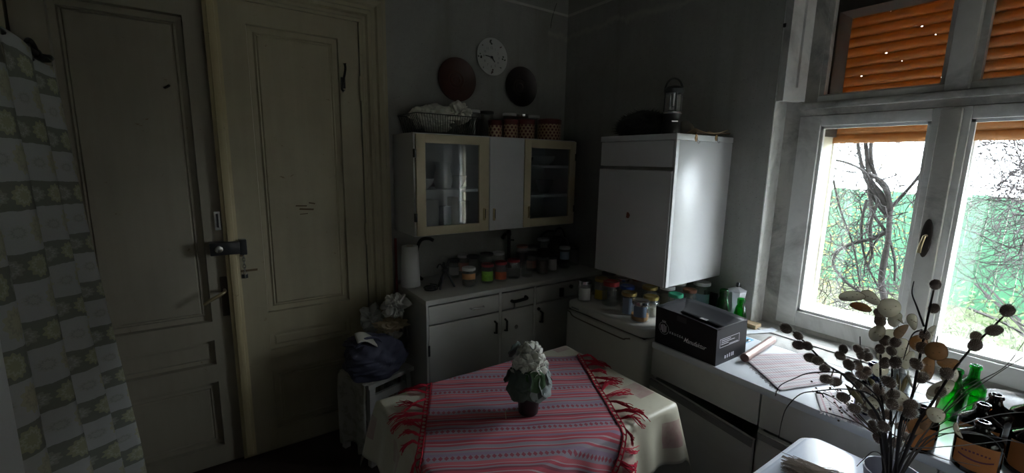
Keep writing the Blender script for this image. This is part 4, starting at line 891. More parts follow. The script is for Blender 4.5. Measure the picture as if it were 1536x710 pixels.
J = [ # px, py of the foot, r, h, ...
 (703, 432, .042, .112, 'jar with white and orange label and dark beans on the base cabinet', dict(lid=WLID, fill=BEAN, fh=.3, label=OLAB, lz=(.42, .72), lw=2.2)),
 (681, 419, .038, .118, 'clear jar with white label behind the black tripod', dict(lid=DLID, label=PLAB, lw=1.7)),
 (693, 412, .040, .126, 'jar with black-rimmed white lid and pink label', dict(lid=WLID, label=PKLAB, lw=2.0)),
 (731, 427, .040, .118, 'red-lidded jar with green and orange print', dict(lid=RED, label=GLAB, lz=(.16, .66), lw=2.0)),
 (751, 424, .040, .122, 'red-lidded jar with red and orange label', dict(lid=RED, label=RLAB, lz=(.14, .52), lw=2.0)),
 (770, 420, .042, .122, 'empty clear jar with red lid on the base cabinet', dict(lid=RED)),
 (790, 417, .036, .108, 'lidless clear straight jar on the base cabinet', dict(shape='tumbler')),
 (797, 408, .038, .118, 'jar with pink and cream label behind the lidless one', dict(lid=DLID, label=PKLAB, lw=2.0)),
 (813, 413, .040, .115, 'round jar full of dark red preserve', dict(lid=DLID, fill=DARKFILL, fh=.8)),
 (828, 408, .035, .112, 'jar with tall cream label near the corner of the base cabinet', dict(lid=DLID, label=PLAB, lz=(.1, .75), lw=1.9)),
 (846, 404, .040, .150, 'tall jar with grey printed label and pale lid in the corner', dict(lid=WLID, label=BLAB, lz=(.45, .8), lw=1.8)),
 (868, 398, .040, .130, 'dark-lidded empty jar in the corner beside the tall one', dict(lid=DLID)),
]
for px, py, r, h, lab, kw in J:
    p = onZ(px, py, Z1); d = Vector((p.x, p.y, 0)).normalized()*r; jar(min(p.x+d.x, 2.11), min(p.y+d.y, 2.45), Z1, r, h, lab, grp=G1, **kw)
for x, y, r, h, lab, kw in ((1.35, 2.38, .043, .13, 'dark-lidded jar at the back behind the green print jar', dict(lid=DLID)), (1.44, 2.36, .045, .14, 'wide dark jar at the back behind the red lids', dict(lid=DLID, fill=DARKFILL, fh=.6)), (1.525, 2.35, .042, .14, 'pale-lidded jar at the back below the black pump', dict(lid=WLID)),
                            (1.735, 2.38, .042, .16, 'brown-lidded jar at the back of the base cabinet', dict(lid=BROWNL, fill=DARKFILL, fh=.7)), (1.825, 2.38, .042, .15, 'dark jar at the back behind the red preserve', dict(lid=DLID, fill=BEAN, fh=.7)), (1.925, 2.39, .044, .19, 'tall white-lidded jar standing in the corner', dict(lid=WLID, fill=BEAN, fh=.6))):
    jar(x, y, Z1, r, h, lab, grp=G1, **kw)
# paper roll, with a second roll behind it
pr = thing('paper_roll', 'white paper towel roll standing at the end of the base cabinet', 'paper roll', (.925, 2.36, Z1))
obj('paper', MB().lathe([(.018, 0), (.055, 0), (.056, .004), (.046, .232), (.044, .235), (.018, .235)], (.925, 2.36, Z1), 28), mat('tissue', (.58, .57, .56), .9, var=.04), pr, 40)
obj('core', MB().lathe([(.015, .001), (.0178, .001), (.0178, .237), (.015, .237)], (.925, 2.36, Z1), 18, cap=False), KR, pr, 40)
q0 = onY(591, 436, 2.47); q1 = onY(592, 380, 2.47)
tag(obj('broom_handle', MB().tube([T3(.872, 2.445, 0.0), T3(.872, 2.445, 1.13)], .008, 8), mat('red_handle', (.16, .018, .02), .4), loc=(.872, 2.445, 0), smooth=50), 'dark red broom handle between casing and base cabinet', 'handle')
# wrought iron brackets under the wall cabinet
def bracket(name, lab, cat, pts, r, base=None):
    pp = smooth_path(pts, 6); o = obj(name, MB().tube(pp, r, 8), IRON, loc=tuple(pts[-1]), smooth=50); return tag(o, lab, cat)
bracket('iron_hook', 'large curved black iron hook below the wall cabinet end', 'hook', [onY(650, 361, 2.30), onY(643, 358, 2.32), onY(632, 360, 2.34), onY(626, 372, 2.40), onY(625, 390, 2.43), onY(627, 412, 2.44), T3(1.03, 2.44, Z1+.002)], .0105)
tp = thing('water_tap', 'black old swivel tap standing behind the jars', 'tap', (1.60, 2.44, Z1))
tx = onY(763, 380, 2.44).x; tz = onY(763, 350, 2.44).z
obj('column', MB().lathe([(.022, 0), (.022, .01), (.013, .02), (.013, tz-Z1-.02), (.018, tz-Z1-.01), (.014, tz-Z1+.02), (0, tz-Z1+.024)], (tx, 2.44, Z1), 14), IRON, tp, 40)
obj('spout', MB().tube(smooth_path([T3(tx, 2.44, tz), T3(tx-.03, 2.42, tz+.004), T3(tx-.065, 2.40, tz-.004), T3(tx-.085, 2.39, tz-.018)], 4), [.008]*6+[.010]*6+[.013], 8), IRON, tp, 50)
obj('lever', MB().tube([T3(tx, 2.44, tz-.045), T3(tx+.035, 2.43, tz-.05)], .006, 6), IRON, tp, 50)
bracket('black_hose', 'black bent hose arching behind the jars in the corner', 'hose', [onY(832, 348, 2.40), onY(822, 347, 2.42), onY(812, 354, 2.44), onY(809, 368, 2.45), onY(809, 385, 2.45), T3(1.85, 2.475, Z1+.002)], .008)
cm = thing('kettle', 'dark dented kettle in the far corner behind the jars', 'kettle', (2.085, 2.41, Z1))
obj('body', MB().lathe([(0, 0), (.075, 0), (.082, .02), (.08, .12), (.06, .17), (.03, .19), (.0, .195)], (2.085, 2.41, Z1), 24), mat('dark_enamel', (.03, .03, .032), .3), cm, 40); obj('handle', MB().tube([T3(2.085+.06*cos(t), 2.41, Z1+.15+.10*sin(t)) for t in [pi*i/10 for i in range(11)]], .007, 8), IRON, cm, 50)
obj('knob', MB().lathe([(0, .19), (.008, .19), (.012, .21), (0, .218)], (2.085, 2.41, Z1), 12), WLID, cm, 40)
# folded black tripod
tt = thing('mini_tripod', 'small black folded tripod with bent legs among the jars', 'tripod', (1.06, 2.20, Z1))
cb = onZ(668, 432, Z1); hubp = onY(668, 395, cb.y)
hub = T3(cb.x, cb.y, Z1+.105)
obj('head', blob(hub, .022, .02, .014, .15, 2, 3, 2), BLACK, tt, 60)
for dx, dy in ((-.05, -.035), (-.03, .03), (.05, -.02)):
    obj('leg', MB().tube(smooth_path([hub, hub+T3(dx*.35, dy*.35, -.03), hub+T3(dx*.8, dy*.8, -.08), T3(hub.x+dx, hub.y+dy, Z1+.003)], 4), [.007]*12+[.004], 6), BLACK, tt, 50)
for k in range(3):
    a = .6+k*.7; obj('arm', MB().tube(smooth_path([hub, hub+T3(-.02*cos(a), 0, .025), hub+T3(-.05*cos(a)+.01, .01, .035+.008*k), hub+T3(-.055*cos(a), .01, .015)], 4), .0045, 6), BLACK, tt, 50)
obj('wire_loop', MB().tube([hub+T3(-.005+.026*cos(t), .01, .055+.026*sin(t)) for t in [2*pi*i/18 for i in range(19)]], .0012, 5), STEEL, tt, 50)
cbl = MB(); random.seed(21)
tag(obj('cable', cbl.tube(smooth_path([T3(.985+.035*cos(t*1.3)+.006*sin(t*4), 2.20+.04*sin(t*1.3)+.02*t*.1, Z1+.004+.004*t*.5) for t in [i*.8 for i in range(14)]], 4), .004, 6), BLACK, loc=(.99, 2.2, Z1), smooth=50), 'coiled black cable at the left end of the base cabinet', 'cable')

# ------------------------------------------------------------------ jars on the fridge
G2 = 'jars on the fridge'
for x, y, r, h, lab, kw in (
 (1.672, 1.70, .040, .118, 'clear jar with white label and metal clip lid at the fridge corner', dict(lid=STEEL, label=PLAB, lz=(.12, .68), lw=1.7)),
 (1.765, 1.665, .040, .125, 'jar with yellow label and gold lid on the fridge', dict(lid=GOLD, label=YLAB, lz=(.1, .52), lw=1.9)),
 (1.745, 1.575, .046, .132, 'wide clear jar with bright red lid on the fridge', dict(lid=RED, lidh=.02)),
 (1.80, 1.51, .041, .115, 'jar with blue lid and white print on the fridge', dict(lid=BLUE, label=PLAB, lz=(.1, .5), lw=.9)),
 (1.715, 1.425, .040, .115, 'jar with grey label and gold lid behind the orange jar', dict(lid=GOLD, label=BLAB, lz=(.08, .8), lw=1.6)),
 (1.682, 1.325, .045, .105, 'jar with blue and orange label nearest the fridge front corner', dict(lid=STEEL, label=BLAB, fill=ORF, fh=.35, lz=(.3, .8), lw=1.4)),
 (1.785, 1.345, .041, .105, 'gold-lidded short jar beside the orange jar', dict(lid=GOLD, fill=PALEF, fh=.5)),
 (1.87, 1.42, .042, .125, 'jar with yellow-gold lid and blue label in the second row', dict(lid=GOLD, label=BLAB, lw=1.8)),
 (1.86, 1.60, .042, .13, 'steel-lidded empty jar in the second row', dict(lid=STEEL)),
 (1.92, 1.53, .045, .14, 'brown-lidded jar under the cupboard', dict(lid=BROWNL)),
 (1.935, 1.36, .040, .13, 'pale-lidded jar of grain under the cupboard', dict(lid=WLID, fill=PALEF, fh=.6)),
 (1.885, 1.275, .038, .12, 'empty jar with green lid behind the black carton', dict(lid=GRN)),
 (2.00, 1.45, .044, .14, 'gold-lidded empty jar deep under the cupboard', dict(lid=GOLD)),
 (2.03, 1.36, .040, .14, 'white-lidded jar near the wall socket', dict(lid=WLID, label=BLAB, lw=1.6)),
 (2.10, 1.27, .045, .15, 'tall jar with pale lid and blue label by the socket', dict(lid=WLID, label=BLAB, lw=2.0)),
 (1.985, 1.265, .036, .13, 'brown-lidded jar with white label behind the carton', dict(lid=BROWNL, label=PLAB, lw=1.6)),
 (1.86, 1.70, .042, .14, 'dark-lidded jar at the back corner of the fridge', dict(lid=DLID)),
): jar(x, y, FZ, r, h, lab, grp=G2, **kw)
so = thing('wall_socket', 'black square wall socket plate above the counter', 'socket', (XB, 1.257, .84))
part('plate', so, BLACK, (XB-.010, XB, 1.218, 1.297, .835, .912), bev=.003); obj('insert', MB().lathe([(.026, .009), (.026, .012), (.022, .012), (.02, .004), (0, .004)], (XB, 1.257, .874), 20, 'X'), mat('dull_black', (.012, .012, .012), .6), so, 40)
# green bottles and moka pot by the window
def bottle(x, y, z, r, h, lab, m, grp, label=None, cap=None, neck=.30, lz=(.2, .5), lw=1.8, nr=.013):
    t = thing('glass_bottle', lab, 'bottle', (x, y, z), group=grp); s0 = h*(1-neck)-h*.14
    pr = [(0, .004), (r*.85, 0), (r, .008), (r, s0), (r*.9, s0+h*.05), (nr*1.25, h*(1-neck)+h*.02), (nr, h*(1-neck)+h*.08), (nr*.95, h*.93), (nr*1.18, h*.935), (nr*1.18, h*.975), (nr, h), (nr*.7, h), (nr*.65, h*.9), (nr*.7, h*(1-neck)+h*.06), (r-.004, s0), (r-.004, .012), (0, .012)]
    obj('glass', MB().lathe(pr, (x, y, z), 24), m, t, 40)
    if cap: obj('cap', MB().lathe([(nr*1.35, h-.014), (nr*1.4, h-.002), (nr*1.1, h+.003), (0, h+.003)], (x, y, z), 18), cap, t, 40)
    if label is not None:
        a0 = atan2(-y, -x)-lw/2; m2 = MB().grid(lambda u, v: T3(x+(r+.0008)*cos(a0+lw*u), y+(r+.0008)*sin(a0+lw*u), z+h*(lz[0]+(lz[1]-lz[0])*v)-.006*sin(u*pi)*(1-v)+.006*sin(u*pi)*v), 12, 4)
        obj('label', m2, label, t, 60)
    return t
def cone_bottle(x, y, z, r, h, lab, grp):
    t = thing('green_bottle', lab, 'bottle', (x, y, z), group=grp)
    obj('glass', MB().lathe([(0, .004), (r*.9, 0), (r, .008), (r*.98, h*.2), (r*.6, h*.72), (r*.45, h*.8), (r*.5, h*.86), (r*.52, h*.98), (r*.45, h), (r*.35, h), (r*.35, h*.84), (r*.5, h*.7), (r*.86, h*.2), (r*.85, .012), (0, .012)], (x, y, z), 24), GLG, t, 40); return t
cone_bottle(2.04, 1.115, .80, .040, .182, 'green cone-shaped bottle standing by the wall socket', 'green bottles by the window'); cone_bottle(2.055, 1.035, .80, .036, .155, 'shorter green bottle in front of the moka pot', 'green bottles by the window')
mk = thing('moka_pot', 'aluminium moka pot with black knob behind the green bottles', 'coffee pot', (2.125, 1.09, .80))
ALU = mat('aluminium', (.72, .72, .76), .3, .6)
def octl(pr): return MB().lathe(pr, (2.122, 1.095, .80), 8)
obj('boiler', octl([(0, 0), (.046, 0), (.045, .02), (.034, .075), (.034, .085), (0, .085)]), ALU, mk); obj('jug', octl([(.033, .085), (.044, .165), (.042, .167), (.0, .167)]), ALU, mk); obj('lid', octl([(.045, .167), (.045, .17), (.012, .186), (0, .187)]), ALU, mk)
obj('knob', MB().lathe([(.004, .186), (.009, .190), (.009, .206), (.006, .21), (0, .21)], (2.122, 1.095, .80), 12), BLACK, mk, 40); obj('handle', MB().tube(smooth_path([T3(2.125, 1.14, .955), T3(2.125, 1.172, .95), T3(2.125, 1.17, .90), T3(2.125, 1.15, .88)], 3), .008, 8), BLACK, mk, 50)
tag(obj('wood_block', MB().box(2.115, 2.172, .985, 1.05, .8, .822, .003), mat('raw_wood', (.48, .36, .22), .7), loc=(2.14, 1.02, .8), smooth=40), 'small raw wood block at the corner of the window reveal', 'block')

# ------------------------------------------------------------------ clock and plates on the door wall
def dish(name, lab, cat, cx, cz, r, mats, prof):
    t = thing(name, lab, cat, (cx, YA, cz)); 
    for nm, m, pr in prof: obj(nm, MB().lathe([(a*r, b) for a, b in pr], (cx, YA, cz), 40, 'Y'), m, t, 40)
    return t
BRN = mat('brown_wood_plate', (.062, .019, .012), .42, var=.3, scale=8); BRD = mat('dark_wood_plate', (.018, .012, .011), .42, var=.3, scale=8)
for nm, lab, px, py, m, m2 in (('wall_plate', 'reddish-brown round wooden plate hanging beside the clock', 683, 120.5, BRN, mat('red_ring', (.10, .032, .02), .4)), ('wall_plate', 'nearly black round wooden plate hanging beside the clock', 779, 131, BRD, mat('dark_ring', (.035, .024, .02), .4))):
    c = onY(px, py, YA); r = .127
    t = dish(nm, lab, 'plate', c.x, c.z, r, None, [('dish', m, [(0, .008), (.38, .008), (.45, .012), (.62, .014), (.92, .026), (1, .03), (1, .024), (.6, .002), (.3, 0), (0, 0)])])
    rg = MB()
    for q in (.40, .22): rg.lathe([(q*r-.006, .0085), (q*r-.003, .0125), (q*r+.003, .0125), (q*r+.006, .0085)], (c.x, YA, c.z), 36, 'Y', False)
    obj('carved_ring', rg, m2, t, 40)
c = onY(735, 86.5, YA); cr = .112
ck = thing('wall_clock', 'white porcelain plate clock with fruit motifs and black hands', 'clock', (c.x, YA, c.z))
obj('face', MB().lathe([(0, .018), (cr*.62, .018), (cr*.68, .020), (cr*.95, .028), (cr, .030), (cr, .026), (cr*.6, .002), (0, 0)], (c.x, YA, c.z), 44, 'Y'), mat('porcelain', (.56, .56, .54), .2, var=.03), ck, 40)
INK = mat('clock_ink', (.05, .05, .05), .5)
for k in range(1, 13):
    a = pi/2-k*pi/6; s_ = str(k); R_ = cr*.50
    obj('numeral', text_mb(s_, .020, lambda x, y: T3(c.x+R_*cos(a)+x-.0055*len(s_), YA-.0186, c.z+R_*sin(a)+y-.007), .0002), mat('numeral_grey', (.20, .20, .20), .5), ck)
def motif(k, big):
    a = pi/2-k*pi/4+.05; R_ = cr*.80; m = MB(); random.seed(k+40); s_ = .013 if big else .008
    for q in range(5 if big else 3):
        dx, dz = random.uniform(-1, 1)*s_, random.uniform(-1, 1)*s_; rr = s_*random.uniform(.35, .6)
        m.add([T3(c.x+R_*cos(a)+dx+rr*cos(t), YA-.0262-.0003*q, c.z+R_*sin(a)+dz+rr*.8*sin(t)) for t in [2*pi*i/8 for i in range(8)]], [tuple(range(8))])
    return m
for k in range(8): obj('fruit_motif', motif(k, k % 2 == 0), mat('motif_ink%d' % (k % 3), ((.05, .05, .04), (.10, .05, .05), (.05, .08, .05))[k % 3], .5), ck)
def hand(ang, l_, w_):
    d = Vector((sin(ang), 0, cos(ang))); n_ = Vector((cos(ang), 0, -sin(ang))); o_ = Vector((c.x, YA-.023, c.z)); return MB().obox(o_+d*(l_*.4), n_*w_, (0, .0006, 0), d*(l_*.6))
obj('hour_hand', hand(radians(142), .036, .0026), BLACK, ck); obj('minute_hand', hand(radians(274), .048, .0022), BLACK, ck); obj('hub', MB().lathe([(.006, .018), (.006, .025), (0, .026)], (c.x, YA, c.z), 14, 'Y'), BLACK, ck, 40)

# ------------------------------------------------------------------ on top of the wall cabinet
rk = thing('dish_rack', 'wire dish rack on top of the wall cabinet', 'rack', (1.09, 2.33, UZ1))
RX0, RX1, RY0, RY1, RT = .94, 1.27, 2.21, 2.46, .10
RW = mat('rack_wire', (.10, .10, .10), .4, .8); m = MB()
for zz, ex in ((UZ1+.006, -.025), (UZ1+RT, .03)):
    m.tube([T3(RX0-ex, RY0-ex*.3, zz), T3(RX1+ex, RY0-ex*.3, zz), T3(RX1+ex, RY1, zz), T3(RX0-ex, RY1, zz), T3(RX0-ex, RY0-ex*.3, zz)], .0028, 6)
obj('rim', m, RW, rk, 50); m = MB()
for k in range(26):
    t = k/25; x = RX0+(RX1-RX0)*t
    for y in (RY0, RY1): m.tube([T3(x, y+(.01 if y == RY0 else -.01), UZ1+.006), T3(x+(t-.5)*.05, y, UZ1+RT)], .0014, 4)
for k in range(12):
    y = RY0+(RY1-RY0)*k/11
    for x, s_ in ((RX0+.02, -1), (RX1-.02, 1)): m.tube([T3(x, y, UZ1+.006), T3(x+s_*.045, y, UZ1+RT)], .0014, 4)
    m.tube([T3(RX0, y, UZ1+.006), T3(RX1, y, UZ1+.006)], .0014, 4)
obj('wire_grid', m, RW, rk, 50)
tag(obj('tray', MB().box(.93, 1.28, 2.2, 2.47, UZ1, UZ1+.004, .001), BLACK, loc=(1.1, 2.33, UZ1)), 'thin dark drip tray under the dish rack', 'tray')
PB = translucent('crumpled_plastic', (.80, .78, .70), (.7, .7, .6), .2, .25)
tag(obj('plastic_bag', crumple((1.07, 2.335, UZ1+.090), .120, .085, .060, 4, .42), PB, loc=(1.07, 2.335, UZ1), smooth=16), 'crumpled whitish plastic bag in the dish rack', 'bag')
tag(obj('plastic_bag', crumple((1.235, 2.335, UZ1+.135), .058, .06, .045, 9, .45), PB, loc=(1.23, 2.335, UZ1), smooth=16), 'smaller plastic bag end poking out of the dish rack', 'bag')
def tin(x0, x1, ptop, lab, y=2.29):
    a, b = onY(x0, 206, y), onY(x1, 206, y); r = (b.x-a.x)*.5*.86; x = (a.x+b.x)/2; h = ptop
    t = thing('polka_dot_tin', lab, 'tin', (x, y, UZ1), group='polka dot tins')
    obj('body', MB().grid(lambda u, v: T3(x+r*cos(2*pi*u), y+r*sin(2*pi*u), UZ1+v*h), 30, 1, lambda u, v: (u*2*pi*r, v*h)), M_DOTS, t, 60)
    obj('lid', MB().lathe([(r+.001, h-.012), (r+.003, h-.011), (r+.003, h+.016), (r-.003, h+.021), (0, h+.021)], (x, y, UZ1), 30), mat('dark_red_lid', (.11, .014, .012), .35), t, 40)
tin(732.5, 752.5, .082, 'smallest polka dot tin with red lid at the left of the tin row'); tin(754, 776, .093, 'second polka dot tin from the dish rack'); tin(777, 801, .100, 'third polka dot tin from the dish rack'); tin(807, 839, .112, 'widest polka dot tin with dark red lid at the row end')
for x, lab, lid in ((1.37, 'clear jar with white lid behind the rack end on the wall cabinet', WLID), (1.47, 'clear jar with dark lid behind the smallest tin', DLID), (1.64, 'clear jar with white lid behind the second tin', WLID), (1.74, 'clear jar with grey steel lid behind the third tin', STEEL), (1.83, 'clear jar with white lid beside the widest tin', WLID)):
    jar(x, 2.42, UZ1, .048, .165, lab, lid=lid, grp='jars on the wall cabinet')

# ================================================================== TABLE
TX0, TX1, TY0, TY1, TZ = .437, 1.308, .856, 1.436, .74
tb = thing('kitchen_table', 'small kitchen table hidden under the cream oilcloth', 'table', (.87, 1.15, 0))
TW = mat('table_wood', (.30, .22, .14), .6, var=.2)
part('tabletop', tb, TW, (TX0, TX1, TY0, TY1, TZ-.024, TZ), bev=.004)
part('apron', tb, TW, (TX0+.05, TX1-.05, TY0+.05, TY0+.07, TZ-.12, TZ-.024), (TX0+.05, TX1-.05, TY1-.07, TY1-.05, TZ-.12, TZ-.024), (TX0+.05, TX0+.07, TY0+.07, TY1-.07, TZ-.12, TZ-.024), (TX1-.07, TX1-.05, TY0+.07, TY1-.07, TZ-.12, TZ-.024))
for x in (TX0+.04, TX1-.085):
    for y in (TY0+.04, TY1-.085): part('leg', tb, TW, (x, x+.045, y, y+.045, 0, TZ-.024))
def drape(px, py, lift=0.0, wave=1.0):
    cx, cy = min(max(px, TX0), TX1), min(max(py, TY0), TY1); dx, dy = px-cx, py-cy; d = hypot(dx, dy)
    if d < 1e-6: return T3(px, py, TZ+.002+lift)
    ux, uy = dx/d, dy/d; s = cx+cy
    corner = abs(ux*uy)*2
    wv = wave*(.012*sin(s*21)+.008*sin(s*47+1.3))*min(1, d/.12)*(1-corner)
    r = .012; k = d/r
    if k < pi/2: ox, oz = r*sin(k), r*(1-cos(k))
    else: ox, oz = r+(d-r*pi/2)*(.17+.10*corner)+wv, r+(d-r*pi/2)*.97
    ox += lift*min(1, k); oz -= lift*max(0, 1-k)
    ang = .25*corner*sin(2*(atan2(uy, ux)*4))*0
    return T3(cx+ux*ox, cy+uy*ox, TZ+.002-oz)
OV = .205
cl = MB().grid(lambda u, v: drape(TX0-OV+(TX1-TX0+2*OV)*u, TY0-OV+(TY1-TY0+2*OV)*v), 110, 84, lambda u, v: ((TX1-TX0+2*OV)*u, (TY1-TY0+2*OV)*v))
tag(obj('tablecloth', cl, M_OIL, loc=(.87, 1.15, TZ), smooth=70, solid=.0012), 'faded cream oilcloth draped over the kitchen table', 'tablecloth')
RA = radians(-28); RU = Vector((cos(RA), sin(RA), 0)); RV = Vector((-sin(RA), cos(RA), 0))
U0, U1, V0, V1 = -.113, .505, .70, 1.765
def rp(u, v, lift=.004): p = RU*u+RV*v; return drape(p.x, p.y, lift+.0015*sin(u*40)*sin(v*33)+.002*max(0, sin(v*9+u*4)), .8)
rn = thing('table_runner', 'red and grey striped woven runner with red fringes lying askew on the table', 'runner', (.87, 1.15, TZ))
obj('weave', MB().grid(lambda s, t: rp(U0+(U1-U0)*s, V0+(V1-V0)*t), 70, 120, lambda s, t: (U0+(U1-U0)*s, V0+(V1-V0)*t)), M_RUN, rn, 70, solid=.0015)
REDY = mat('red_yarn', (.40, .022, .045), .85, var=.25, scale=60, spec=.15)
# knotted border bands and tassels
random.seed(9)
for side, ue in ((-1, U0), (1, U1)):
    bd = MB()
    for k in range(110):
        v = V0+(V1-V0)*k/109.; p0 = rp(ue-side*.002, v, .006); p1 = rp(ue+side*.013, v+.008*(1 if k % 2 else -1), .008); bd.tube([p0, p1], .0018, 4, False)
    for off in (.0, .014):
        bd.tube([rp(ue+side*off, V0+(V1-V0)*k/110., .0065+.001*(k % 2)) for k in range(111)], .0022, 4, False)
    obj('knotted_border', bd, REDY, rn, 60)
    v = V0+.01
    while v < V1+.001:
        ts = MB(); bend = random.gauss(0, .45); ln_ = random.uniform(.05, .11); n_s = random.choice((9, 12, 15)); spread = random.uniform(.006, .016)
        for q in range(n_s):
            b0 = random.gauss(0, .003); pts = []; sw = random.gauss(bend, .12); l2 = ln_*random.uniform(.8, 1.1); curl = random.gauss(0, .3)
            for i in range(8):
                t = i/7; uu = ue+side*(.012+l2*t*cos(sw)); vv = v+b0+spread*t*random.uniform(-.3, .3)+l2*t*sin(sw)+.02*curl*t*t
                pts.append(rp(uu, vv, .007+.010*sin(t*pi*.9)*random.uniform(.5, 1.2)))
            ts.tube(pts, [.0016]*6+[.0013]*2, 4, False)
        obj('tassel', ts, REDY, rn, 60); v += random.uniform(.034, .060)
bd = MB()
pk = rp(.27, 1.20)
pt = onZ(759, 628, TZ+.01)
tag(obj('cut_straw', MB().tube([T3(pt.x, pt.y, TZ+.008), T3(pt.x+.004, pt.y+.01, TZ+.028)], .0014, 5), mat('straw', (.7, .62, .45), .5), loc=(pt.x, pt.y, TZ)), 'tiny pale straw end on the runner beside the flower pot', 'straw')

# ------------------------------------------------------------------ potted flower
fx, fy = .83, 1.085; fz = TZ+.008
fp = thing('potted_flower', 'small black pot of white flowers with grey-green round leaves on the runner', 'flower', (fx, fy, fz))
obj('pot', MB().lathe([(0, 0), (.031, 0), (.033, .003), (.040, .078), (.042, .078), (.042, .086), (.038, .086), (.036, .07), (0, .07)], (fx, fy, fz), 28), mat('pot_black', (.014, .014, .015), .45), fp, 40)
LEAFM = mat('felt_leaf', (.085, .11, .095), .85, var=.2, scale=40, bump=.3); LEAFP = mat('grey_leaf', (.24, .265, .26), .8, var=.15, scale=40, bump=.3); LEAFG = mat('fresh_leaf', (.055, .12, .045), .7, var=.2)
random.seed(4)
def rleaf(c, nrm, r, m, rot=0.0):
    nrm = Vector(nrm).normalized(); a = nrm.orthogonal().normalized(); b = nrm.cross(a); q = Matrix.Rotation(rot, 3, nrm); a = q @ a; b = q @ b
    mb = MB(); vs = [Vector(c)-nrm*r*.12]; fs = []; n = 26
    for ring in (1, 2, 3):
        for i in range(n):
            t = 2*pi*i/n; notch = 1-.45*math.exp(-((t-pi)/.28)**2); sc = 1+.03*sin(t*7)
            vs.append(Vector(c)+(a*cos(t)+b*sin(t))*(r*ring/3*notch*sc)+nrm*(.06*r*sin(t*7)*(ring/3)**2-.14*r*(1-(ring/3)**2)))
    for i in range(n): fs.append((0, 1+i, 1+(i+1) % n))
    for ring in (0, 1):
        for i in range(n): fs.append((1+ring*n+i, 1+ring*n+n+i, 1+ring*n+n+(i+1) % n, 1+ring*n+(i+1) % n))
    mb.add(vs, fs); return obj('leaf', mb, m, fp, 60, solid=.0012)
back = (FWD*-1); 
for dx, dz, df, r, m in ((-.058, .126, -.015, .044, LEAFM), (-.034, .112, -.046, .046, LEAFM), (.010, .114, -.056, .040, LEAFM), (.054, .114, -.028, .042, LEAFP), (.030, .104, -.056, .034, LEAFP), (.018, .140, -.056, .036, LEAFG), (-.026, .140, -.054, .036, LEAFM), (.064, .142, -.008, .036, LEAFP),
                         (-.050, .205, .040, .030, LEAFM), (-.02, .105, .05, .05, LEAFM), (.04, .115, .045, .048, LEAFM), (-.062, .13, .03, .042, LEAFM), (.0, .115, .0, .055, LEAFM)):
    c_ = Vector((fx, fy, fz))+_r*dx+Vector((sin(yaw), cos(yaw), 0))*df+Vector((0, 0, dz)); n_ = (_r*dx*1.0+Vector((sin(yaw), cos(yaw), 0))*df+Vector((0, 0, .022)))
    rleaf(c_, n_, r, m, random.uniform(0, 6)); 
stm = MB()
for k in range(7): a = k*.9; stm.tube([T3(fx, fy, fz+.07), T3(fx+.02*cos(a), fy+.02*sin(a), fz+.12), T3(fx+.035*cos(a), fy+.035*sin(a), fz+.15)], .0025, 5)
obj('stem', stm, LEAFG, fp)
PET = translucent('white_petal', (.86, .85, .78), (.7, .7, .62), .12, .7, 30, .05)
random.seed(12); cc = Vector((fx, fy, fz+.174)); NB = 40
for k in range(NB):
    t = (k+.5)/NB; ph = k*2.39996; zz = 1-1.7*t; rr = sqrt(max(0, 1-zz*zz)); d = Vector((rr*cos(ph), rr*sin(ph), zz)); g_ = random.uniform(.82, 1.14)
    p = cc+Vector((d.x*.043*g_, d.y*.043*g_, d.z*.058*g_)); d = (d+Vector((random.gauss(0, .3), random.gauss(0, .3), random.gauss(0, .3)))).normalized()
    a = d.orthogonal().normalized(); b = d.cross(a); fl = MB(); n5 = random.choice((4, 5, 5))
    for q in range(n5):
        t0 = q*2*pi/n5+k; e = a*cos(t0)+b*sin(t0); s_ = e.cross(d); L_ = random.uniform(.017, .026); up_ = random.uniform(.25, .8)
        ps_ = [p-d*.006]
        fl.add([p-d*.004, p+e*L_*.45+s_*L_*.5+d*L_*.25*up_, p+e*L_*.95+s_*L_*.3+d*L_*.7*up_, p+e*L_*1.08+d*L_*.55*up_, p+e*L_*.95-s_*L_*.3+d*L_*.75*up_, p+e*L_*.45-s_*L_*.5+d*L_*.25*up_, p+e*L_*.5+d*L_*.12*up_], [(0, 1, 6), (1, 2, 6), (2, 3, 6), (3, 4, 6), (4, 5, 6), (5, 0, 6)])
    obj('blossom', fl, PET, fp, 50, solid=.0008)
obj('flower_core', blob(cc, .036, .036, .048, .1, 3, 3, 2), PET, fp, 60)

# ------------------------------------------------------------------ stool with bags
SA = radians(17); SZ = .455; s0 = T3(.585, 2.085, 0); SU = T3(cos(SA), sin(SA), 0); SV = T3(-sin(SA), cos(SA), 0); SW, SD = .285, .27
sc_ = s0+SU*(SW/2)+SV*(SD/2)
sl = thing('stool', 'low white-painted wooden stool beside the base cabinet', 'stool', (sc_.x, sc_.y, 0), SA)
SM = mat('stool_paint', (.46, .45, .42), .6, var=.12, dirt=(.25, .22, .18), dirt_amt=.5)
obj('seat', MB().obox(sc_+T3(0, 0, SZ-.011), SU*(SW/2), SV*(SD/2), (0, 0, .011)), SM, sl)
for a in (-1, 1):
    for b in (-1, 1):
        p = sc_+SU*(a*(SW/2-.03))+SV*(b*(SD/2-.03)); q = sc_+SU*(a*(SW/2-.012))+SV*(b*(SD/2-.012)); m = MB()
        vs = [o_+SU*(i*.016)+SV*(j*.016)+T3(0, 0, z) for o_, z in ((q, 0), (p, SZ-.022)) for i, j in ((-1, -1), (1, -1), (1, 1), (-1, 1))]
        m.add(vs, [(0, 3, 2, 1), (4, 5, 6, 7)]+[(i, (i+1) % 4, 4+(i+1) % 4, 4+i) for i in range(4)]); obj('leg', m, SM, sl)
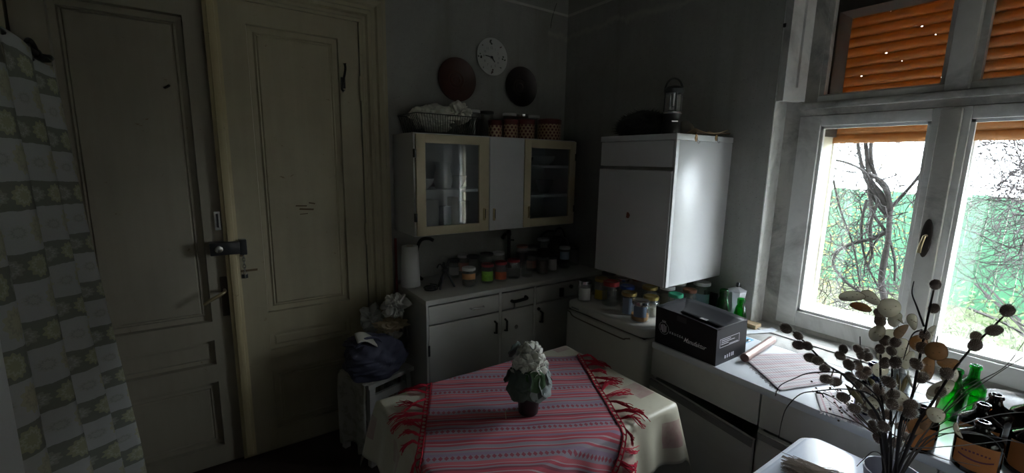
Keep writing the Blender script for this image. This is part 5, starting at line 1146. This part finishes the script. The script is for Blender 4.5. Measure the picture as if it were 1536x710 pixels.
for b in (-1, 1): obj('stretcher', MB().obox(sc_+SV*(b*(SD/2-.026))+T3(0, 0, SZ-.095), SU*(SW/2-.03), SV*.009, (0, 0, .02)), SM, sl)
for a in (-1, 1): obj('stretcher', MB().obox(sc_+SU*(a*(SW/2-.026))+T3(0, 0, SZ-.15), SV*(SD/2-.03), SU*.009, (0, 0, .02)), SM, sl)
TWL = NT('printed_towel'); tv = TWL.noise(26, 4, .6); TWL.base(TWL.mix(TWL.ramp(tv, [(.5, (0, 0, 0)), (.56, (.6,)*3)]), (.42, .40, .36), (.24, .24, .17)), .9)
def towel(u, v):
    l_ = v*.52; w_ = (u-.5)*(SD*.92)
    p = s0+SV*(SD/2+w_)
    if l_ < .13: return p+SU*(.13-l_)+T3(0, 0, SZ+.004)
    d = l_-.13; return p-SU*(.006+.02*sin(u*9)*min(1, d/.1)+.01)+T3(0, 0, SZ+.002-d+.012*sin(u*11+1))
tag(obj('towel', MB().grid(towel, 24, 30), TWL.m, loc=(s0.x, s0.y, SZ), smooth=70, solid=.002), 'printed pale towel hanging over the left side of the stool', 'towel')
NAVY = mat('navy_bag_fabric', (.060, .060, .098), .65, var=.2, scale=20, bump=.2)
bc_ = sc_+SU*-.05+SV*-.045
bgt = thing('navy_bag', 'bulging dark navy fabric bag sitting on the stool', 'bag', (bc_.x, bc_.y, SZ))
def bagshape(p):
    return p
sk = crumple((bc_.x, bc_.y, SZ+.10), .155, .125, .118, 6, .16); sk.v = [Vector((p.x, p.y, max(p.z, SZ+.004+.05*(SZ+.004-p.z)*0))) for p in sk.v]; obj('sack', sk, NAVY, bgt, 25)
obj('bag_mouth', blob((bc_.x-.05, bc_.y+.0, SZ+.20), .085, .06, .028, .35, 3.0, 4, 11), NAVY, bgt, 40)
obj('handle', MB().tube(smooth_path([bc_+T3(-.10, -.05, SZ+.19), bc_+T3(-.06, -.07, SZ+.235), bc_+T3(.0, -.06, SZ+.225), bc_+T3(.03, -.06, SZ+.19)], 4), .007, 6), NAVY, bgt, 50)
def crum(name, lab, px, py, Y, rx, ry, rz, m, seed, amp=.34):
    c_ = onY(px, py, Y); return tag(obj(name, crumple(c_, rx, ry, rz, seed, amp), m, loc=tuple(c_), smooth=16), lab, 'bag')
GREYP = translucent('grey_plastic_bag', (.58, .58, .55), (.5, .5, .47), .15, .35, 12, .10); BEIGE = mat('beige_cloth', (.42, .34, .24), .85, var=.15)
crum('plastic_bag', 'crumpled grey-white plastic bag on top of the bag pile', 594, 458, 2.24, .068, .07, .058, GREYP, 31, .42)
crum('paper_bag', 'folded brown-beige paper bag in the middle of the bag pile', 585, 487, 2.26, .078, .07, .026, BEIGE, 32, .42)
crum('plastic_bag', 'limp grey plastic bag hanging at the left of the bag pile', 558, 480, 2.34, .062, .05, .075, mat('grey_bag', (.34, .34, .33), .6, var=.15), 33, .40)
crum('plastic_bag', 'small white knotted plastic bag low on the bag pile', 588, 504, 2.235, .046, .032, .028, GREYP, 34, .45)
crum('plastic_bag', 'grey plastic bag wedged between bag pile and base cabinet', 603, 506, 2.32, .024, .06, .07, mat('grey_bag2', (.26, .255, .24), .6, var=.15), 35, .40)
pk_ = onY(549, 512, 2.14); 
tag(obj('paper_packet', MB().grid(lambda u, v: pk_+T3((u-.5)*.10, (v-.5)*.06, .010+.014*sin(u*4)-(u-.5)*.03+(v-.5)*.03), 10, 8), mat('cream_packet', (.45, .43, .37), .7, var=.1), loc=tuple(pk_), smooth=50, solid=.004), 'flat cream paper packet lying on the navy bag', 'packet')

# ------------------------------------------------------------------ curtained cupboard at the left
cb_ = thing('open_cupboard', 'tall white cupboard unit hidden behind the printed curtain', 'cupboard', (-.58, 1.5, 0))
part('side_panel', cb_, WHITE, (XL, -.425, 2.13, 2.148, 0, 1.80)); part('side_panel', cb_, WHITE, (XL, -.425, .72, .738, 0, 1.80)); part('front_panel', cb_, WHITE, (-.443, -.346, .72, 1.192, 0, 1.80))
for zz in (.05, .6, 1.15, 1.782): part('shelf', cb_, WHITE, (XL, -.447, .738, 2.13, zz, zz+.018))
RODX, RODZ = -.385, 1.872
rd = thing('curtain_rod', 'black wrought iron curtain rod with leaf finial', 'curtain rod', (RODX, 1.5, RODZ))
obj('bar', MB().tube([T3(RODX, .66, RODZ), T3(RODX, 1.93, RODZ)], .008, 10), IRON, rd, 50)
# scroll finial: ring, buds and pointed tip
fin = MB().tube([T3(RODX, 1.89+.045*cos(t), RODZ+.028*sin(t)) for t in [2*pi*i/20 for i in range(21)]], .006, 8); fin.tube([T3(RODX, 1.93, RODZ), T3(RODX, 2.0, RODZ-.004), T3(RODX, 2.075, RODZ)], [.010, .011, .003], 8)
for k in range(3): a = k*2.1; fin.tube(smooth_path([T3(RODX, 1.95, RODZ), T3(RODX+.02*cos(a), 1.97, RODZ+.02*sin(a)), T3(RODX+.016*cos(a), 2.02, RODZ+.016*sin(a))], 4), [.004]*4+[.006]*4+[.002], 6)
obj('finial', fin, IRON, rd, 50)
for y in (.74, 1.86): obj('rod_bracket', MB().tube([T3(RODX, y, RODZ), T3(RODX-.01, y, RODZ-.03), T3(-.46, y, 1.79)], .007, 6), IRON, rd, 50)
def curtain(u, v):
    # u: 0 near end .. 1 door end, v: 0 hem .. 1 rod
    y = 1.215+(2.10-1.215)*u; flare = (1-v)
    y += .11*flare*u
    ph = u*2*pi*4.0+.4*sin(v*3)-.6
    amp = .016+.036*min(1, flare*1.4)
    x = RODX+.016+amp*(sin(ph)+.35*sin(2*ph+.7))+.050*flare*u+.010*sin(ph*2.9+v*4)*flare
    y += .022*cos(ph)*flare
    z = .04+(RODZ+.012-.04)*v+(.016*sin(u*30) if v > .97 else 0)-(.05*u*u if v > .9 else .05*u*u*v/.9)
    return T3(x, y, z)
cu = MB().grid(curtain, 120, 60, lambda u, v: (u*1.35, v*1.85))
tag(obj('curtain', cu, M_CURT, loc=(RODX, 1.7, RODZ), smooth=70, solid=.0015), 'long curtain printed with grey bands and olive medallions', 'curtain')

# ------------------------------------------------------------------ low chest in the foreground with vase
GZ = .80; gx1, gy1 = 1.412, .473
chs = thing('storage_chest', 'white storage chest with glossy rounded lid in front of the counter', 'chest', (1.0, .1, 0))
CH = mat('chest_white', (.58, .60, .66), .3, var=.04); CHL = mat('glossy_lid', (.60, .64, .74), .16, var=.04)
def rrect(x0, x1, y0, y1, z0, z1, r, lip=.006):
    pts = []
    for cx, cy, a0 in ((x0+r, y0+r, pi), (x1-r, y0+r, 1.5*pi), (x1-r, y1-r, 0), (x0+r, y1-r, .5*pi)):
        for k in range(9): a = a0+.5*pi*k/8; pts.append((cx, cy, cos(a), sin(a)))
    n = len(pts); lev = [(0, z0), (0, z1-lip), (-lip*.3, z1-lip*.3), (-lip, z1)]; m = MB()
    m.add([(cx+(r+o_)*c_, cy+(r+o_)*s_, z) for o_, z in lev for cx, cy, c_, s_ in pts], [(k*n+i, k*n+(i+1) % n, (k+1)*n+(i+1) % n, (k+1)*n+i) for k in range(len(lev)-1) for i in range(n)]+[tuple(range(n))[::-1], tuple((len(lev)-1)*n+i for i in range(n))]); return m
obj('body', rrect(.72, gx1-.012, -.35, gy1-.012, 0, GZ-.035, .03), CH, chs, 40)
lid = obj('lid', rrect(.705, gx1+.014, -.365, gy1+.014, GZ-.04, GZ-.014, .045), CH, chs, 40)
obj('lid_top', rrect(.73, gx1-.002, -.34, gy1-.004, GZ-.016, GZ, .04), CHL, lid, 40)
# dried grass bundle on the lid
random.seed(17); db = thing('straw_bundle', 'dry beige bundle of frayed straw lying on the chest lid', 'straw', (1.02, .33, GZ))
g0, g1 = onZ(1180, 697, GZ+.012), onZ(1262, 722, GZ+.012); ax = (g1-g0); sd = Vector((-ax.y, ax.x, 0)).normalized(); m = MB()
for k in range(260):
    o_ = random.gauss(0, .012); h_ = abs(random.gauss(0, .008)); t0 = random.uniform(-.12, .35); pts = [g0+ax*(t0+(1.2-t0)*t)+sd*(o_+random.gauss(0, .004)*(1+2*(1-t)))+T3(0, 0, h_+random.gauss(0, .002)-.006) for t in (0, .33, .66, 1)]
    m.tube(pts, .0010, 3, False)
o = obj('straw', m, mat('dry_straw', (.46, .40, .34), .9, var=.15), db); o['kind'] = 'stuff'

# vase with dried branches
VD = .90; vb = dep(1340, 708, VD); vx, vy, vz = vb.x, vb.y, vb.z
vs_ = thing('branch_vase', 'pale glass vase holding pussy willow, honesty pods and dry grasses', 'vase', (vx, vy, GZ))
hV = vz-GZ
obj('vessel', MB().lathe([(0, 0), (.040, 0), (.044, .006), (.050, hV*.35), (.044, hV*.8), (.050, hV), (.047, hV), (.041, hV*.8), (.046, hV*.35), (.040, .01), (0, .01)], (vx, vy, GZ), 28), translucent('milky_glass', (.5, .5, .56), (.5, .5, .56), .3, .15, 4, .03), vs_, 40)
BR = mat('willow_bark', (.030, .020, .020), .6, var=.3); CAT = mat('catkin_core', (.26, .20, .17), .95, var=.3, scale=300, bump=.4); FUZ = translucent('catkin_fuzz', (.55, .50, .45), (.95, .90, .82), .65, .9)
base = Vector((vx, vy, vz-.06))
def willow(pts, d0, d1, r0, cats, csize=.0125):
    pp = [base+Vector((random.gauss(0, .008), random.gauss(0, .008), 0))]+[dep(px, py, d0+(d1-d0)*(i+1)/len(pts)) for i, (px, py) in enumerate(pts)]
    pp = smooth_path(pp, 5); n = len(pp); br = obj('branch', MB().tube(pp, [.72*r0*(1-.55*i/n) for i in range(n)], 6), BR, vs_, 60)
    for px, py in cats:
        d_ = ray(px, py); best = min(range(1, n), key=lambda i: ((CAM+d_*((pp[i]-CAM).dot(FWD)))-pp[i]).length); t = (pp[best]-CAM).dot(FWD)+random.uniform(-.008, .008)
        c_ = CAM+d_*t; ax_ = (pp[best]-pp[best-1]).normalized(); out = (c_-pp[best]); ax_ = (ax_*.8+(out.normalized()*.6 if out.length > .003 else Vector())).normalized()
        s_ = csize*random.uniform(.85, 1.12); rotm = ax_.to_track_quat('Z', 'Y').to_matrix()
        cb2 = blob((0, 0, 0), s_*.78, s_*.78, s_*1.0, .08, 2, 3, random.random()*50, ridge=False); cb2.v = [c_+rotm @ p for p in cb2.v]
        if out.length > s_*.7: cb2.tube([pp[best], c_-ax_*s_*.8], .0014, 4)
        ct_ = obj('catkin', cb2, CAT, vs_, 70)
        hz = MB()
        for p in cb2.v[:642]:
            nn = (p-c_).normalized(); e = (nn*.8+ax_*.35+Vector((random.gauss(0, .25), random.gauss(0, .25), random.gauss(0, .25)))).normalized()*s_*random.uniform(.30, .48); w_ = e.orthogonal().normalized()*.00034
            hz.add([p-w_, p+w_, p+e], [(0, 1, 2)])
        f_ = obj('catkin_hair', hz, FUZ, ct_); f_['kind'] = 'stuff'
random.seed(31)
willow([(1322, 640), (1300, 600), (1268, 565), (1240, 547), (1215, 522), (1195, 502), (1172, 488)], .88, .86, .0042, [(1179, 493), (1197, 504), (1198, 518), (1211, 519), (1216, 537), (1226, 541), (1237, 553), (1239, 569), (1253, 573), (1265, 596), (1282, 613)], .0115)
willow([(1318, 640), (1302, 605), (1286, 577), (1273, 548), (1260, 526)], .92, .98, .0034, [(1265, 524), (1260, 534), (1273, 547), (1275, 566), (1286, 577), (1287, 591), (1300, 613)], .0125)
willow([(1325, 640), (1308, 590), (1294, 560), (1291, 535), (1290, 505)], .95, 1.02, .003, [(1287, 524), (1291, 533), (1302, 536), (1286, 549), (1300, 557), (1292, 563), (1297, 529), (1300, 585), (1310, 605)], .0118)
willow([(1326, 630), (1321, 580), (1321, 530), (1322, 490), (1315, 450)], .90, .93, .0038, [(1324, 458), (1318, 470), (1320, 481), (1315, 502), (1328, 511), (1320, 524), (1327, 545), (1318, 585), (1326, 597), (1311, 622)], .0122)
willow([(1336, 630), (1338, 580), (1338, 540), (1338, 508)], .86, .88, .0036, [(1343, 514), (1337, 527), (1343, 544), (1333, 573), (1340, 592), (1338, 607), (1325, 640)], .0122)
willow([(1350, 640), (1368, 595), (1376, 555), (1386, 505), (1396, 455), (1404, 420)], .86, .86, .0042, [(1374, 546), (1382, 567), (1401, 463), (1403, 427), (1387, 503), (1383, 522), (1366, 608), (1365, 620)], .0122)
willow([(1372, 645), (1395, 610), (1425, 563), (1455, 525), (1485, 495), (1520, 460)], .86, .82, .0040, [(1410, 587), (1420, 560), (1463, 518), (1464, 505), (1491, 496), (1511, 466)], .0118)
willow([(1335, 650), (1345, 620), (1352, 600)], .93, .95, .003, [(1352, 612), (1345, 665), (1350, 640), (1318, 657), (1310, 640), (1356, 655), (1331, 622)], .0118)
# bare side twigs
def bare(pts, d0, d1, r0, m=BR, from_base=True, nm='twig'):
    pp = ([base] if from_base else [])+[dep(px, py, d0+(d1-d0)*i/max(1, len(pts)-1)) for i, (px, py) in enumerate(pts)]
    pp = smooth_path(pp, 5); n = len(pp); return obj(nm, MB().tube(pp, [r0*(1-.65*i/n) for i in range(n)], 5), m, vs_, 60)
bare([(1325, 620), (1300, 580), (1262, 560), (1215, 560), (1192, 568), (1170, 579), (1163, 594)], .88, .80, .0020); bare([(1325, 625), (1305, 592), (1268, 584), (1225, 587), (1200, 592), (1180, 612), (1172, 635), (1168, 658)], .88, .80, .0018)
bare([(1225, 589), (1233, 591), (1235, 597)], .84, .84, .0022, BR, False); bare([(1235, 590), (1252, 598), (1262, 606)], .84, .86, .0014, BR, False)
bare([(1386, 490), (1375, 460), (1368, 440), (1371, 422)], .865, .865, .0020, BR, False); bare([(1384, 495), (1368, 503), (1355, 540)], .87, .9, .0018, BR, False)
GRY = mat('grey_dry_twig', (.13, .115, .11), .85, var=.2); random.seed(44)
for pts in ([(1380, 660), (1440, 600), (1490, 565), (1536, 535)], [(1385, 655), (1440, 595), (1470, 572), (1510, 548), (1545, 500)], [(1390, 660), (1450, 635), (1500, 622), (1545, 618)], [(1380, 665), (1430, 650), (1485, 655), (1545, 668)], [(1385, 670), (1440, 648), (1490, 660), (1512, 695)], [(1370, 660), (1410, 620), (1440, 585), (1465, 570)], [(1375, 650), (1405, 640), (1450, 610), (1500, 590)],
            [(1360, 660), (1395, 625), (1420, 620), (1455, 628)], [(1365, 680), (1420, 690), (1470, 700)], [(1350, 680), (1400, 672), (1450, 668), (1520, 660)], [(1325, 690), (1310, 678), (1295, 690), (1285, 700)], [(1335, 668), (1350, 655), (1362, 668), (1358, 690)]):
    bare(pts, .88, .84+random.uniform(-.05, .08), .0015, GRY)
# dry umbel sprays
um = MB()
for k in range(46):
    px = random.gauss(1268, 22); py = 600+.35*(px-1268)+random.gauss(0, 14); p = dep(px, py, .93); um.add(blob(p, .0025, .0025, .002, .3, 2, 1, k).v, blob(p, .0025, .0025, .002, .3, 2, 1, k).f)
    if k % 3 == 0: um.tube([p, dep(px+18, py+18, .93), dep(1325, 660, .92)], .0006, 3, False)
o = obj('seed_spray', um, mat('seed_brown', (.14, .10, .07), .9), vs_); o['kind'] = 'stuff'
# honesty pods
HW = translucent('honesty_white', (.80, .77, .68), (.90, .86, .74), .6, .35, 24, .08); HB_ = translucent('honesty_brown', (.42, .30, .19), (.60, .38, .20), .5, .45, 24, .18)
def pod(px, py, a, b, rot, m, d=.90, tilt=None):
    c_ = dep(px, py, d); nrm = (-FWD+Vector((random.gauss(0, .3), random.gauss(0, .3), random.gauss(0, .25)))).normalized(); e0 = (RIGHT-nrm*RIGHT.dot(nrm)).normalized(); e1 = nrm.cross(e0); ca, sa = cos(rot), sin(rot); A = e0*ca+e1*sa; B = e1*ca-e0*sa
    ra, rb = 1.12*a*d/FPX, 1.12*b*d/FPX; n = 20; mb = MB(); vs = [c_+nrm*.001]; 
    for i in range(n): t = 2*pi*i/n; k = 1+.10*max(0, cos(t))**6; vs.append(c_+A*ra*k*cos(t)+B*rb*sin(t)-nrm*(.002*cos(2*t)))
    mb.add(vs, [(0, 1+i, 1+(i+1) % n) for i in range(n)]); p_ = obj('honesty_pod', mb, m, vs_, 60, solid=.0006)
    rim = MB().tube([vs[1+i % n] for i in range(n+1)], .0006, 4, False)
    for s_ in (-.35, .1, .45): rim.add(blob(c_+A*ra*s_+B*rb*random.uniform(-.3, .3)+nrm*.001, .0018, .0018, .0007, 0, 1, 1).v, blob(c_, .001, .001, .0005, 0, 1, 1).f)
    obj('pod_rim', rim, mat('pod_rim', (.30, .24, .15), .7), p_)
random.seed(8)
for px, py, a, b, rt, m, d in ((1277, 445, 14, 8, .35, HW, .93), (1306, 447, 15, 10, .25, HW, .94), (1291, 461, 12, 6, .4, HB_, .95), (1334, 462, 15, 13, .2, HW, .95), (1343, 480, 15, 10, .3, HW, .96), (1352, 497, 15, 11, .25, HB_, .92), (1369, 483, 10, 11, .6, HW, .95), (1350, 476, 10, 9, 0, HW, .97), (1396, 501, 8, 12, .2, HW, .94),
                              (1404, 527, 12, 12, -.7, HB_, .90), (1378, 515, 10, 11, 0, HB_, .94), (1392, 553, 13, 17, .5, HB_, .95), (1423, 545, 13, 8, .05, HB_, .90), (1336, 505, 9, 10, .3, HW, .97), (1316, 500, 9, 12, .2, HW, .97), (1352, 522, 11, 13, .5, HW, .97), (1330, 535, 11, 10, .1, HW, .98), (1362, 540, 10, 13, .3, HW, .98),
                              (1425, 563, 15, 11, .1, HW, .92), (1412, 583, 19, 11, -.3, HW, .91), (1404, 623, 13, 10, .6, HW, .89), (1346, 597, 13, 10, .2, HW, .93), (1352, 605, 10, 12, .8, HB_, .95), (1398, 590, 8, 10, 0, HW, .93), (1366, 573, 8, 14, .2, HW, .97), (1390, 632, 8, 13, .3, HB_, .92), (1437, 646, 6, 10, .2, HW, .88), (1375, 640, 9, 12, .4, HB_, .93), (1310, 605, 9, 11, .5, HW, .97), (1320, 555, 8, 10, .2, HW, .99)):
    pod(px, py, a, b, -rt, m, d-.06)
bare([(1345, 620), (1350, 540), (1345, 480), (1320, 455), (1300, 448)], .94, .94, .0012, GRY); bare([(1360, 620), (1385, 560), (1395, 520), (1398, 490)], .92, .94, .0012, GRY); bare([(1365, 620), (1400, 600), (1420, 560)], .9, .91, .0012, GRY)
YL = mat('dry_willow_leaf', (.30, .25, .12), .7, var=.2)
for a0, a1, w_, d in (((1267, 576), (1300, 612), 6, .9), ((1302, 566), (1322, 592), 5, .93), ((1283, 610), (1292, 580), 4, .92), ((1362, 560), (1350, 595), 5, .95), ((1345, 560), (1350, 590), 4, .96), ((1420, 565), (1400, 620), 4, .93)):
    p, q = dep(*a0, d), dep(*a1, d+.02); e = (q-p); s_ = e.cross(FWD).normalized()*(w_*d/FPX); mb = MB().add([p, p+e*.3+s_*.8, p+e*.65+s_*.7, q, p+e*.65-s_*.7, p+e*.3-s_*.8, p+e*.5-FWD*.003], [(0, 1, 6), (1, 2, 6), (2, 3, 6), (3, 4, 6), (4, 5, 6), (5, 0, 6)]); obj('dry_leaf', mb, YL, vs_, 60, solid=.0008)

# ------------------------------------------------------------------ bottles at the right end of the counter
OL2 = mat('orange_bottle_label', (.46, .16, .035), .6, var=.15, scale=40); G3 = 'bottles on the counter'
def onctr(px, py): p = onZ(px, py, CZ); return p
def brown(x, y, r, h, lab, label=True, ribbon=False):
    t = bottle(x, y, CZ, r, h, lab, GLB, G3, OL2 if label else None, None, .2, (.16, .60), 2.0, .014)
    obj('liquid', MB().lathe([(0, .013), (r-.006, .013), (r-.006, h*.5), (0, h*.5)], (x, y, CZ), 18), mat('dark_liquid', (.012, .006, .004), .2), t, 40)
    if ribbon:
        a0 = atan2(-y, -x); rb = MB()
        rb.grid(lambda u, v: T3(x+(r+.0014)*cos(a0-.75+1.5*u), y+(r+.0014)*sin(a0-.75+1.5*u), CZ+h*(.34+.035*v)-.004*sin(u*pi)), 10, 1)
        for k in range(8):
            rb.grid(lambda u, v: T3(x+(r+.0014)*cos(a0-.62+.155*k+.09*u), y+(r+.0014)*sin(a0-.62+.155*k+.09*u), CZ+h*(.44+.035*v)+.003*sin(k/7*pi)), 1, 1)
        obj('label_ribbon', rb, mat('label_ink', (.13, .03, .05), .6), t, 60)
    return t
brown(1.605, .160, .046, .138, 'dark brown squat bottle with orange label and ribbon at the counter edge', True, True); brown(1.70, .075, .046, .152, 'dark brown squat bottle with orange label behind the ribbon one', True); brown(1.70, .175, .044, .150, 'brown bottle in the second row of the counter bottles', True)
brown(1.80, .165, .042, .150, 'brown bottle between the second row and the sill', False); brown(1.60, .275, .040, .125, 'short brown bottle with orange label behind the vase branches', True); brown(1.86, .10, .042, .155, 'brown bottle behind the others beside the white paper', False)
bottle(1.885, .262, CZ, .034, .165, 'green glass bottle standing among the brown bottles', GLG, G3); bottle(1.96, .235, CZ, .034, .170, 'second green bottle closer to the window sill', GLG, G3)
bottle(1.78, .375, CZ, .033, .20, 'clear glass bottle behind the honesty pods', GL, G3); bottle(1.70, .42, CZ, .036, .17, 'dark blue bottle behind the willow branches', glass('blue_glass', (.05, .07, .25)), G3, PLAB)
tag(obj('drinking_glass', MB().lathe([(0, 0), (.032, 0), (.038, .09), (.036, .09), (.030, .006), (0, .006)], (1.71, .315, CZ), 22), GL, loc=(1.71, .315, CZ), smooth=40), 'clear tumbler between the vase and the bottles', 'glass')
tag(obj('drinking_glass', MB().lathe([(0, 0), (.032, 0), (.038, .10), (.036, .10), (.030, .006), (0, .006)], (1.90, .40, CZ), 22), GL, loc=(1.90, .40, CZ), smooth=40), 'clear tumbler standing back near the window sill', 'glass')
tag(obj('steel_tray', MB().lathe([(0, .002), (.085, .002), (.095, .010), (.10, .012), (.10, .010), (.088, 0), (0, 0)], (2.17, .135, .806), 36), STEEL, loc=(2.17, .135, .806), smooth=40), 'round shiny steel tray on the window sill', 'tray')
tag(obj('white_paper', MB().box(1.80, 2.0, -.12, .03, CZ+.0005, CZ+.002), mat('paper_white', (.62, .62, .63), .7), loc=(1.9, -.05, CZ)), 'white paper sheet on the counter beside the brown bottles', 'paper')
